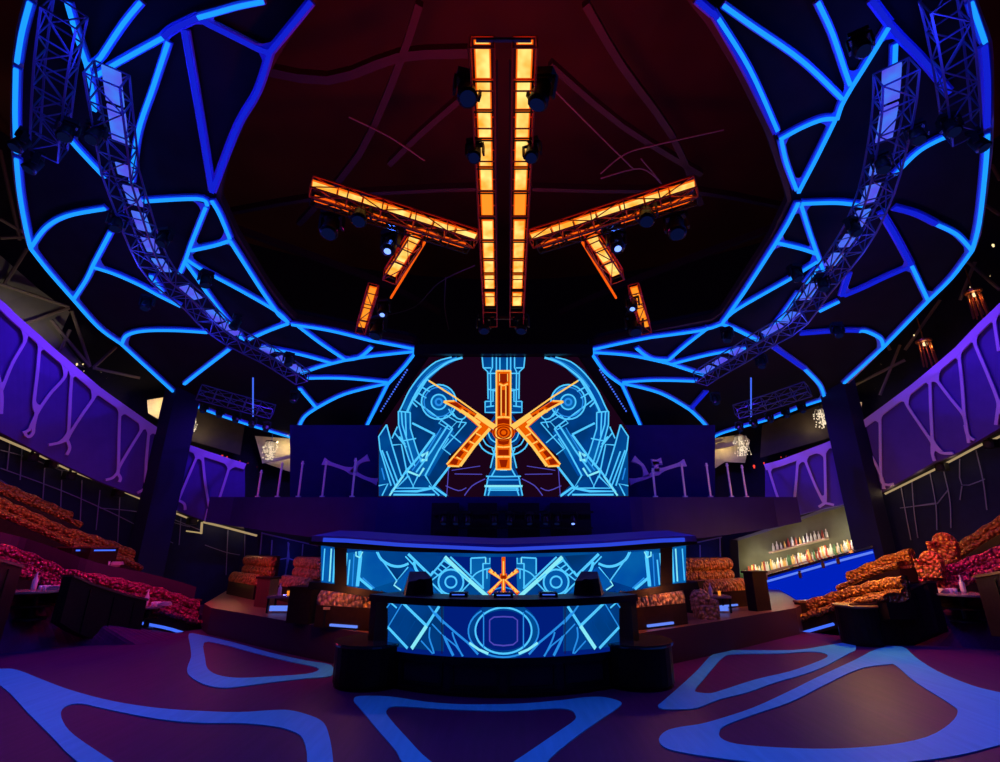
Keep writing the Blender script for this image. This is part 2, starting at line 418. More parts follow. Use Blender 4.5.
# ================================================================ BALCONY WEB
WF = K(KF-.004)
def web(side, rail, ua, ub, strokes, label):
    t = thing('balcony_web', label, 'balcony trim')
    b = MB(); b.ribbon(WF, [(u, interp(rail, u)+3.) for u in us(ua, ub, 50)], .24, .07, sm=1); b.build('top_band', 'web_paint', t)
    for s_ in strokes:
        if 0 < s_[0][1]-interp(rail, s_[0][0]) < 26: s_.insert(0, (s_[0][0]+(1 if s_[1][0] < s_[0][0] else -1), interp(rail, s_[0][0])+4))
        b = MB(); b.ribbon(WF, s_, .085, .06, lift=.005, sm=5); b.build('bone', 'web_paint', t)
    top_ = [(u, interp(rail, u)+5.5) for u in us(ua, ub, 100)]
    b = MB(); b.gussets(WF, strokes+[top_], .55, .064, tol=6.); b.build('web_joint', 'web_paint', t)['kind'] = 'stuff'
WL = [[(24,341),(11,364),(0,391)],[(-30,300),(-8,360),(0,391),(0,414)],[(38.6,347),(36.5,372),(33,404),(36,413)],[(64,377),(50,393),(40,407),(36,414)],
 [(36,413),(31,424),(28,430),(22,433)],[(36,413),(33,425),(32,433),(28,437),(24,434)],
 [(70.7,378.5),(69.5,400),(68,430),(66.4,440)],[(94,396.6),(82,414),(71,431),(66.4,440)],[(66.4,440),(58,443),(48,445)],[(66.4,440),(69,448),(66,455)],
 [(119.5,411),(118.5,440),(118,469),(117,473)],[(142.4,428),(130,448),(119.5,466),(117,473)],[(117,473),(112,478),(105,480)],[(117,473),(120,478),(119,482)],
 [(148.5,433),(146,460),(145,484),(144,489)],[(144,489),(141,491),(137,493)],[(144,489),(149,492),(151,495)],
 [(176,443),(175,475),(178,497),(178,500)],[(198,454),(188,477),(180,496),(178,500)],[(178,500),(167,500),(156,501)],[(178,500),(184,504),(185,510)],
 [(202,455),(205,482),(209,506),(212,512)],[(230,465),(222,490),(216,508),(212,512)],[(208,509),(205,521)],[(216,508),(216,520)]]
web('left', railL, -140, 245, WL, 'purple-lit web of branching bones on the left balcony front')
WR = [[(996,324.5),(998,338),(1000,351)],[(976,344),(989,375),(998.7,400),(999,410)],[(1040,300),(1015,370),(999,410)],[(999,410),(997,425)],[(999,410),(1010,420)],
 [(959.6,353),(963,385),(965,413),(966,420)],[(936,378),(950,397),(963,413),(966,420)],[(966,420),(968,432),(969.7,443)],[(966,425),(969,436),(975,440)],
 [(930.6,382),(931.5,410),(932.8,436),(933,444)],[(907,404),(920,424),(931,440),(933,444)],[(933,444),(933,453),(935,461)],[(933,446),(942,453),(954,453)],
 [(880.4,418),(880.8,450),(881.5,478),(884,484)],[(857,432),(868,450),(879,470),(884,484)],[(884,484),(884,489)],[(884,484),(889,485),(894,484)],
 [(824.6,447),(825.4,475),(825.7,498),(825,503)],[(804,457),(813,480),(822.4,500),(825,503)],[(825,503),(819,507)],[(825,503),(834,505)],[(836,446),(839,458)],
 [(798,461),(796,485),(793,510),(790,517)],[(768,467),(777,495),(786,514),(790,517)],[(790,517),(788,524)],[(790,517),(793,523)]]
web('right', railR, 1147, 765, WR, 'purple-lit web of branching bones on the right balcony front')

# ================================================================ CEILING RING AND LED LATTICE
outL = [(150,-190),(80,-110),(45,-40),(33,0),(25,30),(20,68),(18,120),(19,155),(22,190),(28,225),(33,246),(50,268),(75,297),(100,325),(123,342),(150,367),(176,391),(192,402),(217,412),(250,423),(293,436)]
innL = [(400,-160),(340,-60),(310,0),(275,50),(250,100),(222,160),(214,198),(232,236),(262,285),(289,320),(330,328),(370,337),(418,345),(403,367),(388,385),(368,425)]
outR = mir([(150,-190),(80,-110),(50,-40)])+[(968,0),(975,20),(984,45),(986,80),(986,130),(984,165),(977,220),(970,248),(950,275),(928,297),(882,345),(845,382),(824,398),(800,406),(770,418),(725,431),(712,436)]
innR = mir([(400,-160),(340,-60)])+[(694,0),(712,22),(742,72),(772,133),(784,170),(794,200),(775,240),(735,300),(722,320),(690,326),(640,336),(589,347),(603,370),(620,388),(640,427)]
for side, o, i in (('left', outL, innL), ('right', outR, innR)):
    n = 60; o = resample(smooth(o, 3), n); i = resample(i, n)
    b = MB(); b.slab([RING(*p)+V((0, 0, .06)) for p in o], [RING(*p)+V((0, 0, .06)) for p in i], (0, 0, .35))
    struct(b.build('ceiling_ring_'+side, 'ceiling_black'))
    # coloured rims along both edges
    b = MB(); b.ribbon(RING, [(p[0]+(-4 if side == 'left' else 4), p[1]+1) for p in o], .16, .25, lift=-.3, sm=1); struct(b.build('trim_9' if side == 'left' else 'trim_10', 'web_paint'))
    b = MB(); b.ribbon(RING, [(p[0]+(3 if side == 'left' else -3), p[1]) for p in i], .10, .2, lift=-.25, sm=1); struct(b.build('trim_11' if side == 'left' else 'trim_12', 'beam'))
# strands: (kind, points)  c = cyan strip, d = deep blue strip
SL = [('c',[(33,0),(25,30),(20,60)]),('c',[(19,66),(18,110),(19,150)]),('c',[(19,156),(22,190),(28,225),(33,246)]),('c',[(33,246),(50,268),(75,297)]),('c',[(75,297),(100,325),(123,342)]),('c',[(123,342),(150,367),(176,391)]),
 ('c',[(192,402),(217,412),(250,423)]),('c',[(250,423),(293,436)]),
 ('c',[(70,0),(80,35),(89,62)]),('c',[(89,62),(94,85),(97,108)]),('c',[(89,62),(96,61),(103,55)]),('c',[(143,0),(125,22),(103,55)]),('c',[(97,74),(120,60),(165,35)]),
 ('d',[(165,35),(175,27),(200,15)]),('c',[(200,15),(215,11),(240,4),(265,-1)]),('c',[(170,40),(155,85),(140,130),(133,180)]),('d',[(186,28),(200,110),(213,190)]),
 ('d',[(200,16),(210,22),(230,32),(262,48),(271,50)]),('d',[(312,0),(290,27),(271,50)]),('d',[(271,50),(258,90),(238,125),(213,190)]),
 ('c',[(65,128),(80,146),(107,175)]),('c',[(33,245),(48,225),(70,213),(107,206)]),('c',[(139,199),(199,196),(209,203)]),
 ('c',[(112,230),(95,262)]),('c',[(95,262),(88,277),(75,297)]),('c',[(93,264),(115,271),(140,282),(160,293),(182,304)]),('c',[(123,342),(128,333),(145,328.5),(175,328),(208,330)]),
 ('c',[(185,382),(200,370),(230,347)]),('c',[(213,198),(221,212),(231,236)]),('c',[(231,238),(262,287),(280,313)]),('c',[(231,238),(215,243),(192,248)]),
 ('c',[(207,205),(193,240),(187,257),(181,271)]),('c',[(187,256),(205,268),(240,287),(276,308),(289,320)]),('c',[(187,260),(200,278),(215,300),(244,338)]),
 ('c',[(280,313),(289,320)]),('c',[(289,321),(270,328),(250,337)]),('c',[(292,322),(330,328),(370,338)]),('c',[(370,338),(417,347)]),('c',[(298,323),(320,340),(345,357)]),
 ('c',[(345,358),(360,355),(372,345)]),('c',[(345,358),(370,354),(415,349)]),('c',[(302,371),(322,364),(345,358)]),('c',[(262,345),(300,352),(333,361)]),
 ('c',[(308,376),(345,376),(388,380)]),('c',[(300,386),(317,406)]),('c',[(317,406),(345,392),(388,381)]),('c',[(317,406),(304,416),(296,434)]),
 ('c',[(417,348),(405,364),(388,382)]),('c',[(388,382),(378,402),(367,424)]),('c',[(152,273),(164,290)]),('c',[(88,62),(75,70),(66,127)])][:-1]
SR = [('d',[(696,-2),(712,12)]),('d',[(712,10),(745,68),(776,131)]),('c',[(717,16),(748,66),(776,128)]),('c',[(722,3),(750,23),(800,58),(840,96)]),('c',[(816,0),(830,30),(843,68),(848,82)]),
 ('c',[(886,25),(865,60),(850,84)]),('c',[(850,84),(840,102),(835,117)]),('c',[(778,137),(800,125),(820,117),(835,116)]),('c',[(780,138),(785,160),(795,187)]),('c',[(833,118),(815,155),(801,182),(797,190)]),
 ('d',[(870,-2),(888,22)]),('d',[(888,24),(900,37),(920,57),(948,90)]),('c',[(893,42),(892,70)]),('c',[(893,172),(915,150),(935,138),(955,130)]),
 ('c',[(968,0),(975,20),(982,40)]),('d',[(982,44),(985,80),(985,125)]),('c',[(985,132),(983,165),(977,220),(970,248)]),('c',[(970,248),(950,275),(928,297)]),('c',[(928,297),(905,321),(882,345)]),('c',[(882,345),(843,381)]),
 ('c',[(800,201),(835,200),(862,203)]),('d',[(893,206),(915,212),(935,222)]),('c',[(935,222),(955,232),(970,248)]),('d',[(880,210),(895,235),(910,263)]),('c',[(910,263),(918,280),(926,297)]),
 ('d',[(908,265),(885,275),(862,286),(843,294)]),('c',[(882,345),(879,336),(865,329),(858,329)]),('d',[(858,329),(840,329),(800,332)]),('d',[(774,346),(804,367)]),('c',[(804,367),(819,383),(824,397)]),
 ('c',[(824,397),(800,405),(770,417)]),('c',[(770,417),(725,430),(712,436)]),('c',[(712,436),(705,423),(690,408)]),('c',[(690,408),(660,391),(622,381)]),('d',[(690,408),(706,390)]),
 ('c',[(622,380),(655,378),(697,379)]),('c',[(592,350),(630,353),(668,361)]),('c',[(668,361),(704,373)]),('c',[(589,348),(620,341),(650,335)]),('c',[(650,335),(700,328),(720,322)]),
 ('c',[(636,346),(650,356),(668,358)]),('c',[(668,358),(685,343),(708,325)]),('c',[(670,362),(710,352),(745,346)]),('c',[(720,321),(735,327),(757,338)]),
 ('c',[(592,352),(605,370),(622,383)]),('c',[(622,383),(631,403),(641,426)]),('c',[(722,320),(736,307),(788,277)]),('c',[(788,277),(816,259)]),('c',[(775,240),(800,246),(815,251)]),
 ('c',[(797,200),(787,220),(775,240)]),('c',[(775,240),(745,287),(722,320)]),('c',[(800,203),(810,235),(822,268)]),('c',[(804,281),(816,266)]),('c',[(765,335),(780,315),(798,290)]),
 ('d',[(841,294),(848,272)]),('c',[(818,309),(838,299)])]
for strands, label in ((SL, 'left wing of glowing blue strip lights branching across the black ceiling ring'), (SR, 'right wing of glowing blue strip lights branching across the black ceiling ring')):
    t = thing('light_lattice', label, 'ceiling lights')
    for k, p in strands:
        w = (lambda t_: .028+.0042*t_) if k == 'c' else (lambda t_: .035+.005*t_)
        b = MB(); b.ribbon(RING, p, (lambda t_: .065+.007*t_) if k == 'c' else (lambda t_: .085+.0075*t_), .06, sm=5)
        o = b.build('bone', 'bone_paint', t)
        b = MB(); b.ribbon(RING, p, w, .04, lift=.088 if k == 'c' else .070, sm=5)
        b.build('led_strip', 'led_cyan' if k == 'c' else 'led_deep', o)
    b = MB(); b.gussets(RING, [p for _, p in strands], .55, .061); b.build('gusset', 'bone_paint', t)['kind'] = 'stuff'
#
# ================================================================ TRUSSES
def truss_mesh(b, P, nrm, w, d, r=.022, bay=.5, m=0, lace=True):
    """box truss along 3D points P; nrm = direction to viewer side"""
    Q = resample([tuple(p) for p in P], max(2, int(sum((b_-a_).length for a_, b_ in zip(P, P[1:]))/bay)+1)); Q = [V(q) for q in Q]
    cor = []
    for i, q in enumerate(Q):
        t = (Q[min(i+1, len(Q)-1)]-Q[max(0, i-1)]).normalized(); s = nrm.cross(t).normalized(); n = t.cross(s).normalized()
        if n.dot(nrm) < 0: n = -n
        cor.append([q+s*w/2+n*d/2, q-s*w/2+n*d/2, q-s*w/2-n*d/2, q+s*w/2-n*d/2])
    for i in range(len(cor)-1):
        a, c = cor[i], cor[i+1]
        for j in range(4):
            b.bar(a[j], c[j], r, m)
            b.bar(a[j], a[(j+1) % 4], r*.7, m)
            if not lace: continue
            if i % 2: b.bar(a[j], c[(j+1) % 4], r*.6, m)
            else: b.bar(a[(j+1) % 4], c[j], r*.6, m)
    for j in range(4): b.bar(cor[-1][j], cor[-1][(j+1) % 4], r*.7, m)
def truss(label, cat, Sf, pts, w, d, panels=(), pmat='led_panel_blue', pw=.5, bay=.5, metal='truss_metal', r=.022, sm=4, side=0.):
    t = thing('lighting_truss', label, cat)
    p = smooth(pts, sm) if sm > 1 else pts
    P = [Sf(*q) for q in p]
    mid = p[len(p)//2]; o = Sf(*mid); nn = (Sf(mid[0]+1, mid[1])-o).cross(Sf(mid[0], mid[1]+1)-o).normalized()
    if nn.dot(CAM-o) < 0: nn = -nn
    b = MB(); truss_mesh(b, P, nn, w, d, r, bay); b.build('frame', metal, t)
    R_ = resample([tuple(x) for x in p], 101)
    for a, c in panels:
        b = MB(); b.ribbon(lambda u, v: Sf(u, v)+nn*0, R_[int(a*100):int(c*100)+1:max(1, int((c-a)*100)//6)] if (c-a) > .06 else [R_[int(a*100)], R_[int(c*100)]], pw*w, .03, lift=-d*.45, sm=1)
        b.build('led_panel', pmat, t)
    return t, P, nn
aL = [(107,74),(111,105),(117,145),(121,175),(130,200),(138,225),(150,255),(165,278),(193,300),(212,321),(230,335),(250,346),(273,358),(303,378)]
aR = [(896,72),(894,105),(889,136),(882,170),(873,200),(858,233),(838,262),(815,291),(794,321),(766,338),(739,355),(715,369),(700,379)]
pan = [(0,.09),(.10,.19),(.25,.29),(.31,.36),(.385,.43),(.45,.49),(.51,.55),(.61,.66),(.70,.74),(.755,.80),(.87,.905),(.92,.955),(.965,.99)]
truss('curved blue-lit lighting truss sweeping down the left ceiling ring', 'lighting truss', TRUS, aL, .50, .40, pan, pw=.55, metal='truss_metal')
truss('curved blue-lit lighting truss sweeping down the right ceiling ring', 'lighting truss', TRUS, aR, .50, .40, pan, pw=.55, metal='truss_metal')
truss('dark upright box truss at the upper left edge beside the ring rim', 'lighting truss', TRUS, [(65,12),(57,60),(52,110),(49,150)], .42, .4)
truss('dark upright box truss at the upper right edge beside the ring rim', 'lighting truss', TRUS, [(942,-5),(950,35),(957,85),(962,133)], .42, .4)
truss('short level truss hung under the left ring above the left chandelier', 'lighting truss', TRUS, [(199,392),(235,402),(273,412)], .45, .4)
truss('short level truss hung under the right ring above the right chandelier', 'lighting truss', TRUS, [(808,389),(772,401),(736,412)], .45, .4)

# ---- central red-orange star of LED trusses
def led_truss(label, pts, w, cells, dark_edges=True, d=.3, ribs=True, lw=.62, offs=0., full=True):
    t = thing('led_truss', label, 'lighting truss')
    (x0, y0), (x1, y1) = pts
    P = [RED(x0, y0), RED(x1, y1)]; o = RED((x0+x1)/2, (y0+y1)/2)
    nn = (RED(x0+1, y0)-RED(x0, y0)).cross(RED(x0, y0+1)-RED(x0, y0)).normalized()
    if nn.dot(CAM-o) < 0: nn = -nn
    D = P[1]-P[0]; T = D.normalized(); sd = nn.cross(T)
    b = MB(); truss_mesh(b, P, nn, w, d, .018, .55, 0, full); b.build('frame', 'rim_red', t)
    L = D.length
    for a, c, bright in cells:
        p, q = P[0]+D*a+sd*offs, P[0]+D*c+sd*offs
        for ww, hh, mm, nm in ((w*lw, 0., 'led_orange', 'led_panel'), (w*lw*.82, .006, 'led_yellow' if bright == 1 else 'led_amber', 'led_core')):
            b = MB(); g = T*(.02 if hh else .006)
            z = nn*(-.05+hh)
            b.slab([p+g+sd*ww/2+z, q-g+sd*ww/2+z], [p+g-sd*ww/2+z, q-g-sd*ww/2+z], -nn*.03)
            if nm == 'led_panel': pan_ = b.build(nm, mm, t)
            else: b.build(nm, mm, pan_)
    if ribs:
        for a, c, _ in cells:
            b = MB(); q = P[0]+D*c; b.bar(q+sd*w*.5+nn*.02, q-sd*w*.5+nn*.02, .013); b.build('crossbar', 'black_metal', t)
    return t
cl = [(.0,.035,1),(.05,.28*.5*2-.01-.01,1)]
ys = [30,42,48,125,130,200,205,270,275,340,345,400,405,460,472,520,525,565,570,600,605,640,650,682]
cellsV = []
for i in range(0, len(ys), 2):
    # photo rows of the crop -> parameter along the real truss (perspective)
    def par(yc): 
        v = 30+yc/2.457; P0 = RED(482,42); P1 = RED(490.5,322); u = lerp(482, 490.5, (v-42)/280); q = RED(u, v); return (q-P0).length/(P1-P0).length*(1 if v > 42 else 0)
    a, c = par(ys[i]), par(ys[i+1])
    if c-a > .003: cellsV.append((a, c, 0 if ys[i] == 405 else 1))
led_truss('left of the two long upright orange LED trusses in the middle of the ceiling', [(482,42),(490.5,322)], .33, cellsV, lw=.70, full=False)
led_truss('right of the two long upright orange LED trusses in the middle of the ceiling', mir([(482,42),(490.5,322)]), .33, cellsV, lw=.70, full=False)
# arms: upper face fully lit, lower face with broken red light
armc = [(i/7, (i+1)/7, 1) for i in range(7)]
armlow = [(.02,.30,0),(.32,.45,0),(.58,.70,0),(.71,.80,0),(.82,.97,0)]
for m_, sd_ in ((lambda p: p, 'left'), (mir, 'right')):
    t = led_truss('%s orange LED truss arm slanting down toward the centre of the ceiling' % sd_, m_([(311,186),(476,239)]), .22, armc, lw=.8, ribs=True)
    # underside ladder of the same arm
    pts = m_([(311,197),(469,247)])
    P = [RED(*pts[0]), RED(*pts[1])]; D = P[1]-P[0]; T = D.normalized()
    b = MB(); nn = V((0, 0, -1)); truss_mesh(b, P, nn, .2, .2, .018, .4); b.build('lower_frame', 'black_metal', t)
    sdv = nn.cross(T).normalized()
    for a, c, _ in armlow:
        b = MB(); p, q = P[0]+D*a, P[0]+D*c
        for o_ in (-.05, .05): b.bar(p+sdv*o_, q+sdv*o_, .03)
        k = int((c-a)*22)
        for i in range(k): b.bar(p+(q-p)*(i/k)-sdv*.05, p+(q-p)*((i+.9)/k)+sdv*.05*(1 if i % 2 else .6), .016)
        b.build('lower_led', 'led_redorange', t)
    led_truss('%s short orange LED truss hanging off the slanting arm' % sd_, m_([(415.5,238),(390,277)]), .30, [(0,.3,1),(.3,.62,1),(.62,1,1)], lw=.8)
    b = MB(); a, c = m_([(425,241),(391,297)]); b.ribbon(RED, [a, c], .04, .05); tag(b.build('light_tube', 'led_redorange'), 'thin red light tube alongside the %s short orange truss' % sd_, 'light tube')
    led_truss('%s small red-orange LED truss end nearest the ceiling ring' % sd_, m_([(373,289),(361,329)]), .24, [(0,.35,0),(.35,.75,0),(.75,1,0)], lw=.7)
# bridge tying the two upright trusses
b = MB(); 
for v0 in (40,): b.bar(RED(476, v0), RED(531, v0), .03)
t = tag(b.build('truss_crossbeam', 'truss_metal'), 'thin blue-grey crossbeam joining the tops of the two upright LED trusses', 'beam')
b = MB(); b.bar(RED(494,318), RED(513,318), .05); b.bar(RED(497,60), RED(497,318), .02); b.bar(RED(510,60), RED(510,318), .02)
tag(b.build('hanging_frame', 'beam'), 'dark frame of thin rails between the two upright orange trusses', 'frame')

# ================================================================ MOVING HEADS
def make_head(lensmat, label, loc, rot, group, scale):
    t = thing('moving_head_light', label, 'stage light', loc, 0, group)
    b = MB(); b.box((0, 0, .26), (.34, .26, .10)); b.box((0, 0, .325), (.10, .10, .05)); b.build('base', 'black_metal', t)
    b = MB(); b.box((-.19, 0, .08), (.04, .12, .30)); b.box((.19, 0, .08), (.04, .12, .30)); b.box((0, 0, .20), (.40, .12, .04)); b.build('yoke', 'black_metal', t)
    h = MB(); h.lathe((0, 0, 0), [(.09, -.18), (.13, -.14), (.14, .0), (.15, .14), (.155, .20)], 12, 0, (0, -.35, -1)); ho = h.build('head', 'black_metal', t, True)
    lr = .62 if lensmat == 'lens_glow' else 1.; l = MB(); l.lathe((0, -.068, -.195), [(.11*lr, 0), (.12*lr, .02), (.10*lr, .035)], 12, 0, (0, -.35, -1)); l.build('lens', lensmat, ho)
    t.rotation_euler = rot; t.scale = (scale,)*3
    return t
GH = 'moving head lights on the trusses'
first = make_head('lens_dim', 'moving head light near the top of the left upright LED truss, outer side', RED(467,92), (0, 0, .3), GH, 1.0)
bright = make_head('lens_glow', 'moving head light shining blue-white below the left slanting arm', RED(391,236)-V((0, 0, .2)), (0, 0, -.4), GH, .95)
dup(first, RED(541,93), (0.35, 0.3, -.3), 'moving head light near the top of the right upright LED truss, outer side', GH, 1.0)
heads = [(first, 475,148,.75,'small moving head light halfway down the left upright LED truss'),(first, 532,148,.75,'small moving head light halfway down the right upright LED truss'),
 (first,484,322,.9,'moving head light at the foot of the left upright LED truss'),(first,522,322,.9,'moving head light at the foot of the right upright LED truss'),
 (bright,616,238,.95,'moving head light shining blue-white below the right slanting arm'),(bright,384,306,.8,'moving head light with a small lit lens by the small left truss end'),(bright,632,300,.8,'moving head light with a small lit lens by the small right truss end'),
 (first,361,210,1.0,'moving head light under the middle of the left slanting arm'),(first,646,210,1.0,'moving head light under the middle of the right slanting arm'),
 (first,332,222,1.1,'dark moving head light hanging near the outer end of the left slanting arm'),(first,676,222,1.1,'dark moving head light hanging near the outer end of the right slanting arm'),
 (first,378,326,1.1,'dark moving head light hanging lowest at the left before the ceiling ring'),(first,634,322,1.1,'dark moving head light hanging lowest at the right before the ceiling ring')]
for src, u, v, s_, lab in heads: dup(src, RED(u, v)-V((0, 0, .1)), (0, 0, random.uniform(-.5, .5)), lab, GH, s_)
arcs = [(72,117,'left'),(40,150,'left'),(27,128,'left'),(100,120,'left'),(120,210,'left'),(150,292,'left'),(168,226,'left'),(208,268,'left'),(238,312,'left'),(290,350,'left'),(296,388,'left'),
        (912,120,'right'),(878,150,'right'),(945,112,'right'),(972,128,'right'),(820,272,'right'),(793,262,'right'),(850,215,'right'),(835,320,'right'),(714,390,'right'),(760,352,'right'),(726,325,'right'),(856,30,'right')]
for u, v, sd_ in arcs:
    dup(first, TRUS(u, v)-V((0, 0, .35)), (0, 0, random.uniform(-1, 1)), 'dark moving head light hung from the %s curved blue truss' % sd_, 'moving head lights along the %s curved truss' % sd_, .8)
for i, u in enumerate((206,222,238,254,268)):
    dup(first, TRUS(u, 399+(u-206)*.32)-V((0, 0, .35)), (0, 0, 0), 'small moving head light under the short left truss', 'moving heads under the short left truss', .7)
    dup(first, TRUS(mu(u)-1, 399+(u-206)*.32)-V((0, 0, .35)), (0, 0, 0), 'small moving head light under the short right truss', 'moving heads under the short right truss', .7)
for u in (253, 751):
    b = MB(); b.bar(TRUS(u, 378), TRUS(u, 424), .03); tag(b.build('light_tube', 'led_violetblue'), 'thin upright blue light tube at the short %s truss' % ('left' if u < 500 else 'right'), 'light tube')

# ================================================================ UPPER ROOF: beams, cables and pipes in the red opening
RF = lambda u, v: pln(u, v, 12.5, .2)
def beam(pts, w, m, label, sm=3, name='roof_beam', cat='beam'):
    b = MB(); b.ribbon(RF, pts, w, .25, sm=sm); return tag(b.build(name, m), label, cat)
beam([(215,212),(320,193),(420,186),(476,184)], .12, 'beam', 'long pipe crossing the dark red roof left of the LED trusses')
beam([(532,184),(600,186),(700,188),(790,205)], .12, 'beam', 'long pipe crossing the dark red roof right of the LED trusses')
beam([(250,62),(330,75),(400,52),(468,48)], .2, 'beam', 'dark beam across the upper left of the red roof opening')
beam([(420,0),(400,60),(360,150),(300,220)], .16, 'beam', 'dark rib curving down the left of the red roof opening')
beam([(585,0),(620,60),(670,130),(700,200)], .16, 'beam', 'dark rib curving down the right of the red roof opening')
beam([(550,60),(620,120),(700,170)], .14, 'beam', 'slanting strut at the upper right of the red roof opening')
beam([(460,95),(420,130),(390,160)], .14, 'beam', 'slanting strut at the upper left of the red roof opening')
beam([(560,310),(640,275),(780,222)], .12, 'beam', 'slanting strut at the lower right of the red roof opening')
beam([(440,310),(370,275),(235,225)], .12, 'beam', 'slanting strut at the lower left of the red roof opening')
def cable(pts, label, r=.02):
    b = MB(); b.tube([RF(*p)-V((0, 0, .3)) for p in smooth(pts, 5)], r, 0, 5); tag(b.build('cable', 'rod'), label, 'cable')
cable([(350,108),(390,128),(425,152)], 'thin cable at the upper left of the red roof')
cable([(475,258),(440,275),(415,300),(380,310)], 'drooping cable left of the LED trusses')
cable([(446,270),(445,300),(449,323)], 'short hanging cable left of the LED trusses')
cable([(600,165),(625,145),(660,135),(722,121)], 'cable curving across the upper right of the red roof')
cable([(548,75),(590,118),(632,160)], 'slanting cable at the upper right of the red roof')
cable([(600,170),(640,160),(660,175),(640,150)], 'looped cable behind the right LED arm')
# outer roof frame rods seen between the ring and the balconies
OS = K(1.1)
rods = [[(0,219),(24,233)],[(0,238),(26,237)],[(27,249),(4,285)],[(0,284),(69,307)],[(69,308),(24,324)],[(72,311),(90,366)],[(116,347),(93,368)],[(51,320),(90,367)],[(93,368),(140,378)],[(0,150),(20,240)],[(70,330),(60,350)],
 [(992,165),(1000,180)],[(1000,215),(985,205)],[(975,262),(960,300)],[(940,300),(905,350)],[(900,345),(880,395)],[(960,255),(1000,290)],[(890,350),(880,330)],[(855,385),(905,360)]]
for r_ in rods:
    b = MB(); b.bar(OS(*r_[0]), OS(*r_[1]), .06, 0, 6)
    tag(b.build('roof_rod', 'rod'), 'thin brown roof frame rod above the %s balcony' % ('left' if r_[0][0] < 500 else 'right'), 'roof rod', 'roof frame rods above the %s balcony' % ('left' if r_[0][0] < 500 else 'right'))
b = MB(); b.poly(K(1.12), [(-60,180),(0,255),(40,290),(70,312),(60,335),(85,368),(60,360),(0,305),(-60,250)]); struct(b.build('wall_left_upper', 'wallgrey'))

# ================================================================ MEZZANINE, UPPER SCREEN
YS = 15.2
SCR = Y(YS)
# dark backing wall of mezzanine
b = MB(); Yb = Y(18.5)
A = [Yb(u, 425) for u in us(290, 715, 20)]; B = [Yb(u, 505) for u in us(290, 715, 20)]; b.slab(A, B, (0, .2, 0)); struct(b.build('wall_mezzanine', 'slab_dark'))
# slab front, following from the balconies to the stage
slabp = [(205,500),(240,498),(300,497),(378,497),(503,497),(629,497),(707,497),(767,498),(800,500)]
def slab_plan(u):
    e = min(1, abs(u-CX)/270); return lerp(14.2, 17.2, max(0, (e-.45)/.55)**1.5)
def slp(u, v): return ony(u, v, slab_plan(u))
U = us(210, 797, 50)
top = [slp(u, 497) for u in U]; bot = []
sb = [(210,522),(245,527),(300,535),(345,541),(400,547),(503,548),(607,547),(662,541),(707,537),(762,529),(797,522)]
for p, u in zip(top, U): bot.append(V((p.x, p.y, zat(p.x, p.y, interp(sb, u)))))
b = MB(); b.sheet(top, bot)
bk = [p+V((0, 3.8, 0)) for p in top]; b.sheet(bk, top); b.sheet(bot, [p+V((0, 3.8, 0)) for p in bot])
struct(b.build('floor_mezzanine', 'slab_dark'))
# screen
sc = thing('led_wall_screen', 'large LED screen with a glowing orange star over blue machine graphics', 'led screen')
def quadmb(Sf, pts, dep=.12):
    b = MB(); p = [Sf(*q) for q in pts]; off = V((0, dep, 0))
    b.quad(p); b.quad([q+off for q in p][::-1])
    n_ = len(p)
    for i in range(n_): b.quad([p[i], p[i]+off, p[(i+1) % n_]+off, p[(i+1) % n_]])
    return b
quadmb(SCR, [(429,357),(578,357),(629,431),(629,498),(378,498),(378,431)]).build('screen_panel', 'scr_dark', sc)
fr = MB()
fr.box(ony(503.5, 351, YS-.1)+V((0, 0, 0)), (5.9, .35, .34)); fr.build('top_truss_housing', 'black_metal', sc)
def cv(L, ox=370, oy=350, s=5.08): return [(ox+x/s, oy+y/s) for x, y in L]
SM = ['scr_blue', 'scr_blue2', 'scr_mid', 'scr_cyan', 'scr_line', 'scr_bright', 'scr_violet', 'scr_red', 'scr_orange', 'scr_yellow', 'scr_deep', 'scr_dark']
ix = {n: i for i, n in enumerate(SM)}
art = MB()
def both(fn, Sf, pts, *a, **k):
    fn(Sf, pts, *a, **k); fn(Sf, mir(pts), *a, **k)
def P_(pts, m, l=.01): both(art.poly, SCR, cv(pts), l, ix[m])
def L_(pts, w=1.4, m='scr_cyan', l=.02, sm=1): both(art.ribbon, SCR, cv(pts), w, .006, l, 0, ix[m], sm, True)
def circ(cx, cy, r, n=24, ry=None): ry = ry or r; return [(cx+r*math.cos(2*PI*i/n), cy+ry*math.sin(2*PI*i/n)) for i in range(n+1)]
P_([(470,38),(400,38),(330,62),(270,100),(215,180),(165,270),(145,320),(140,400),(112,450),(85,380),(45,440),(45,742),(400,742),(330,680),(390,590),(400,540),(560,400),(640,392),(400,235),(290,150),(360,90)], 'scr_blue')
P_([(420,40),(330,70),(260,130),(200,210),(165,300),(205,315),(235,230),(290,160),(360,95),(465,40)], 'scr_mid', .013)
P_([(145,315),(205,315),(205,400),(235,500),(262,575),(215,595),(165,470),(145,390)], 'scr_mid', .013)
P_([(330,430),(395,385),(430,420),(300,640),(240,640),(190,612)], 'scr_mid', .013)
P_([(50,440),(85,380),(112,470),(160,640),(60,742),(45,742)], 'scr_blue2', .012)
P_(circ(350,265,88)[:-1], 'scr_blue2', .014); P_(circ(350,265,38)[:-1], 'scr_mid', .016)
P_([(195,600),(240,640),(330,690),(380,742),(90,742),(120,700)], 'scr_blue2', .014)
L_([(470,40),(400,62),(330,110),(275,160),(232,225),(200,290),(190,315)], 2.2, sm=3)
L_([(415,38),(335,62),(262,125),(202,205),(166,280),(150,312)], 1.4, sm=3)
L_([(440,38),(360,75),(290,130),(240,190)], 1., 'scr_line', sm=3)
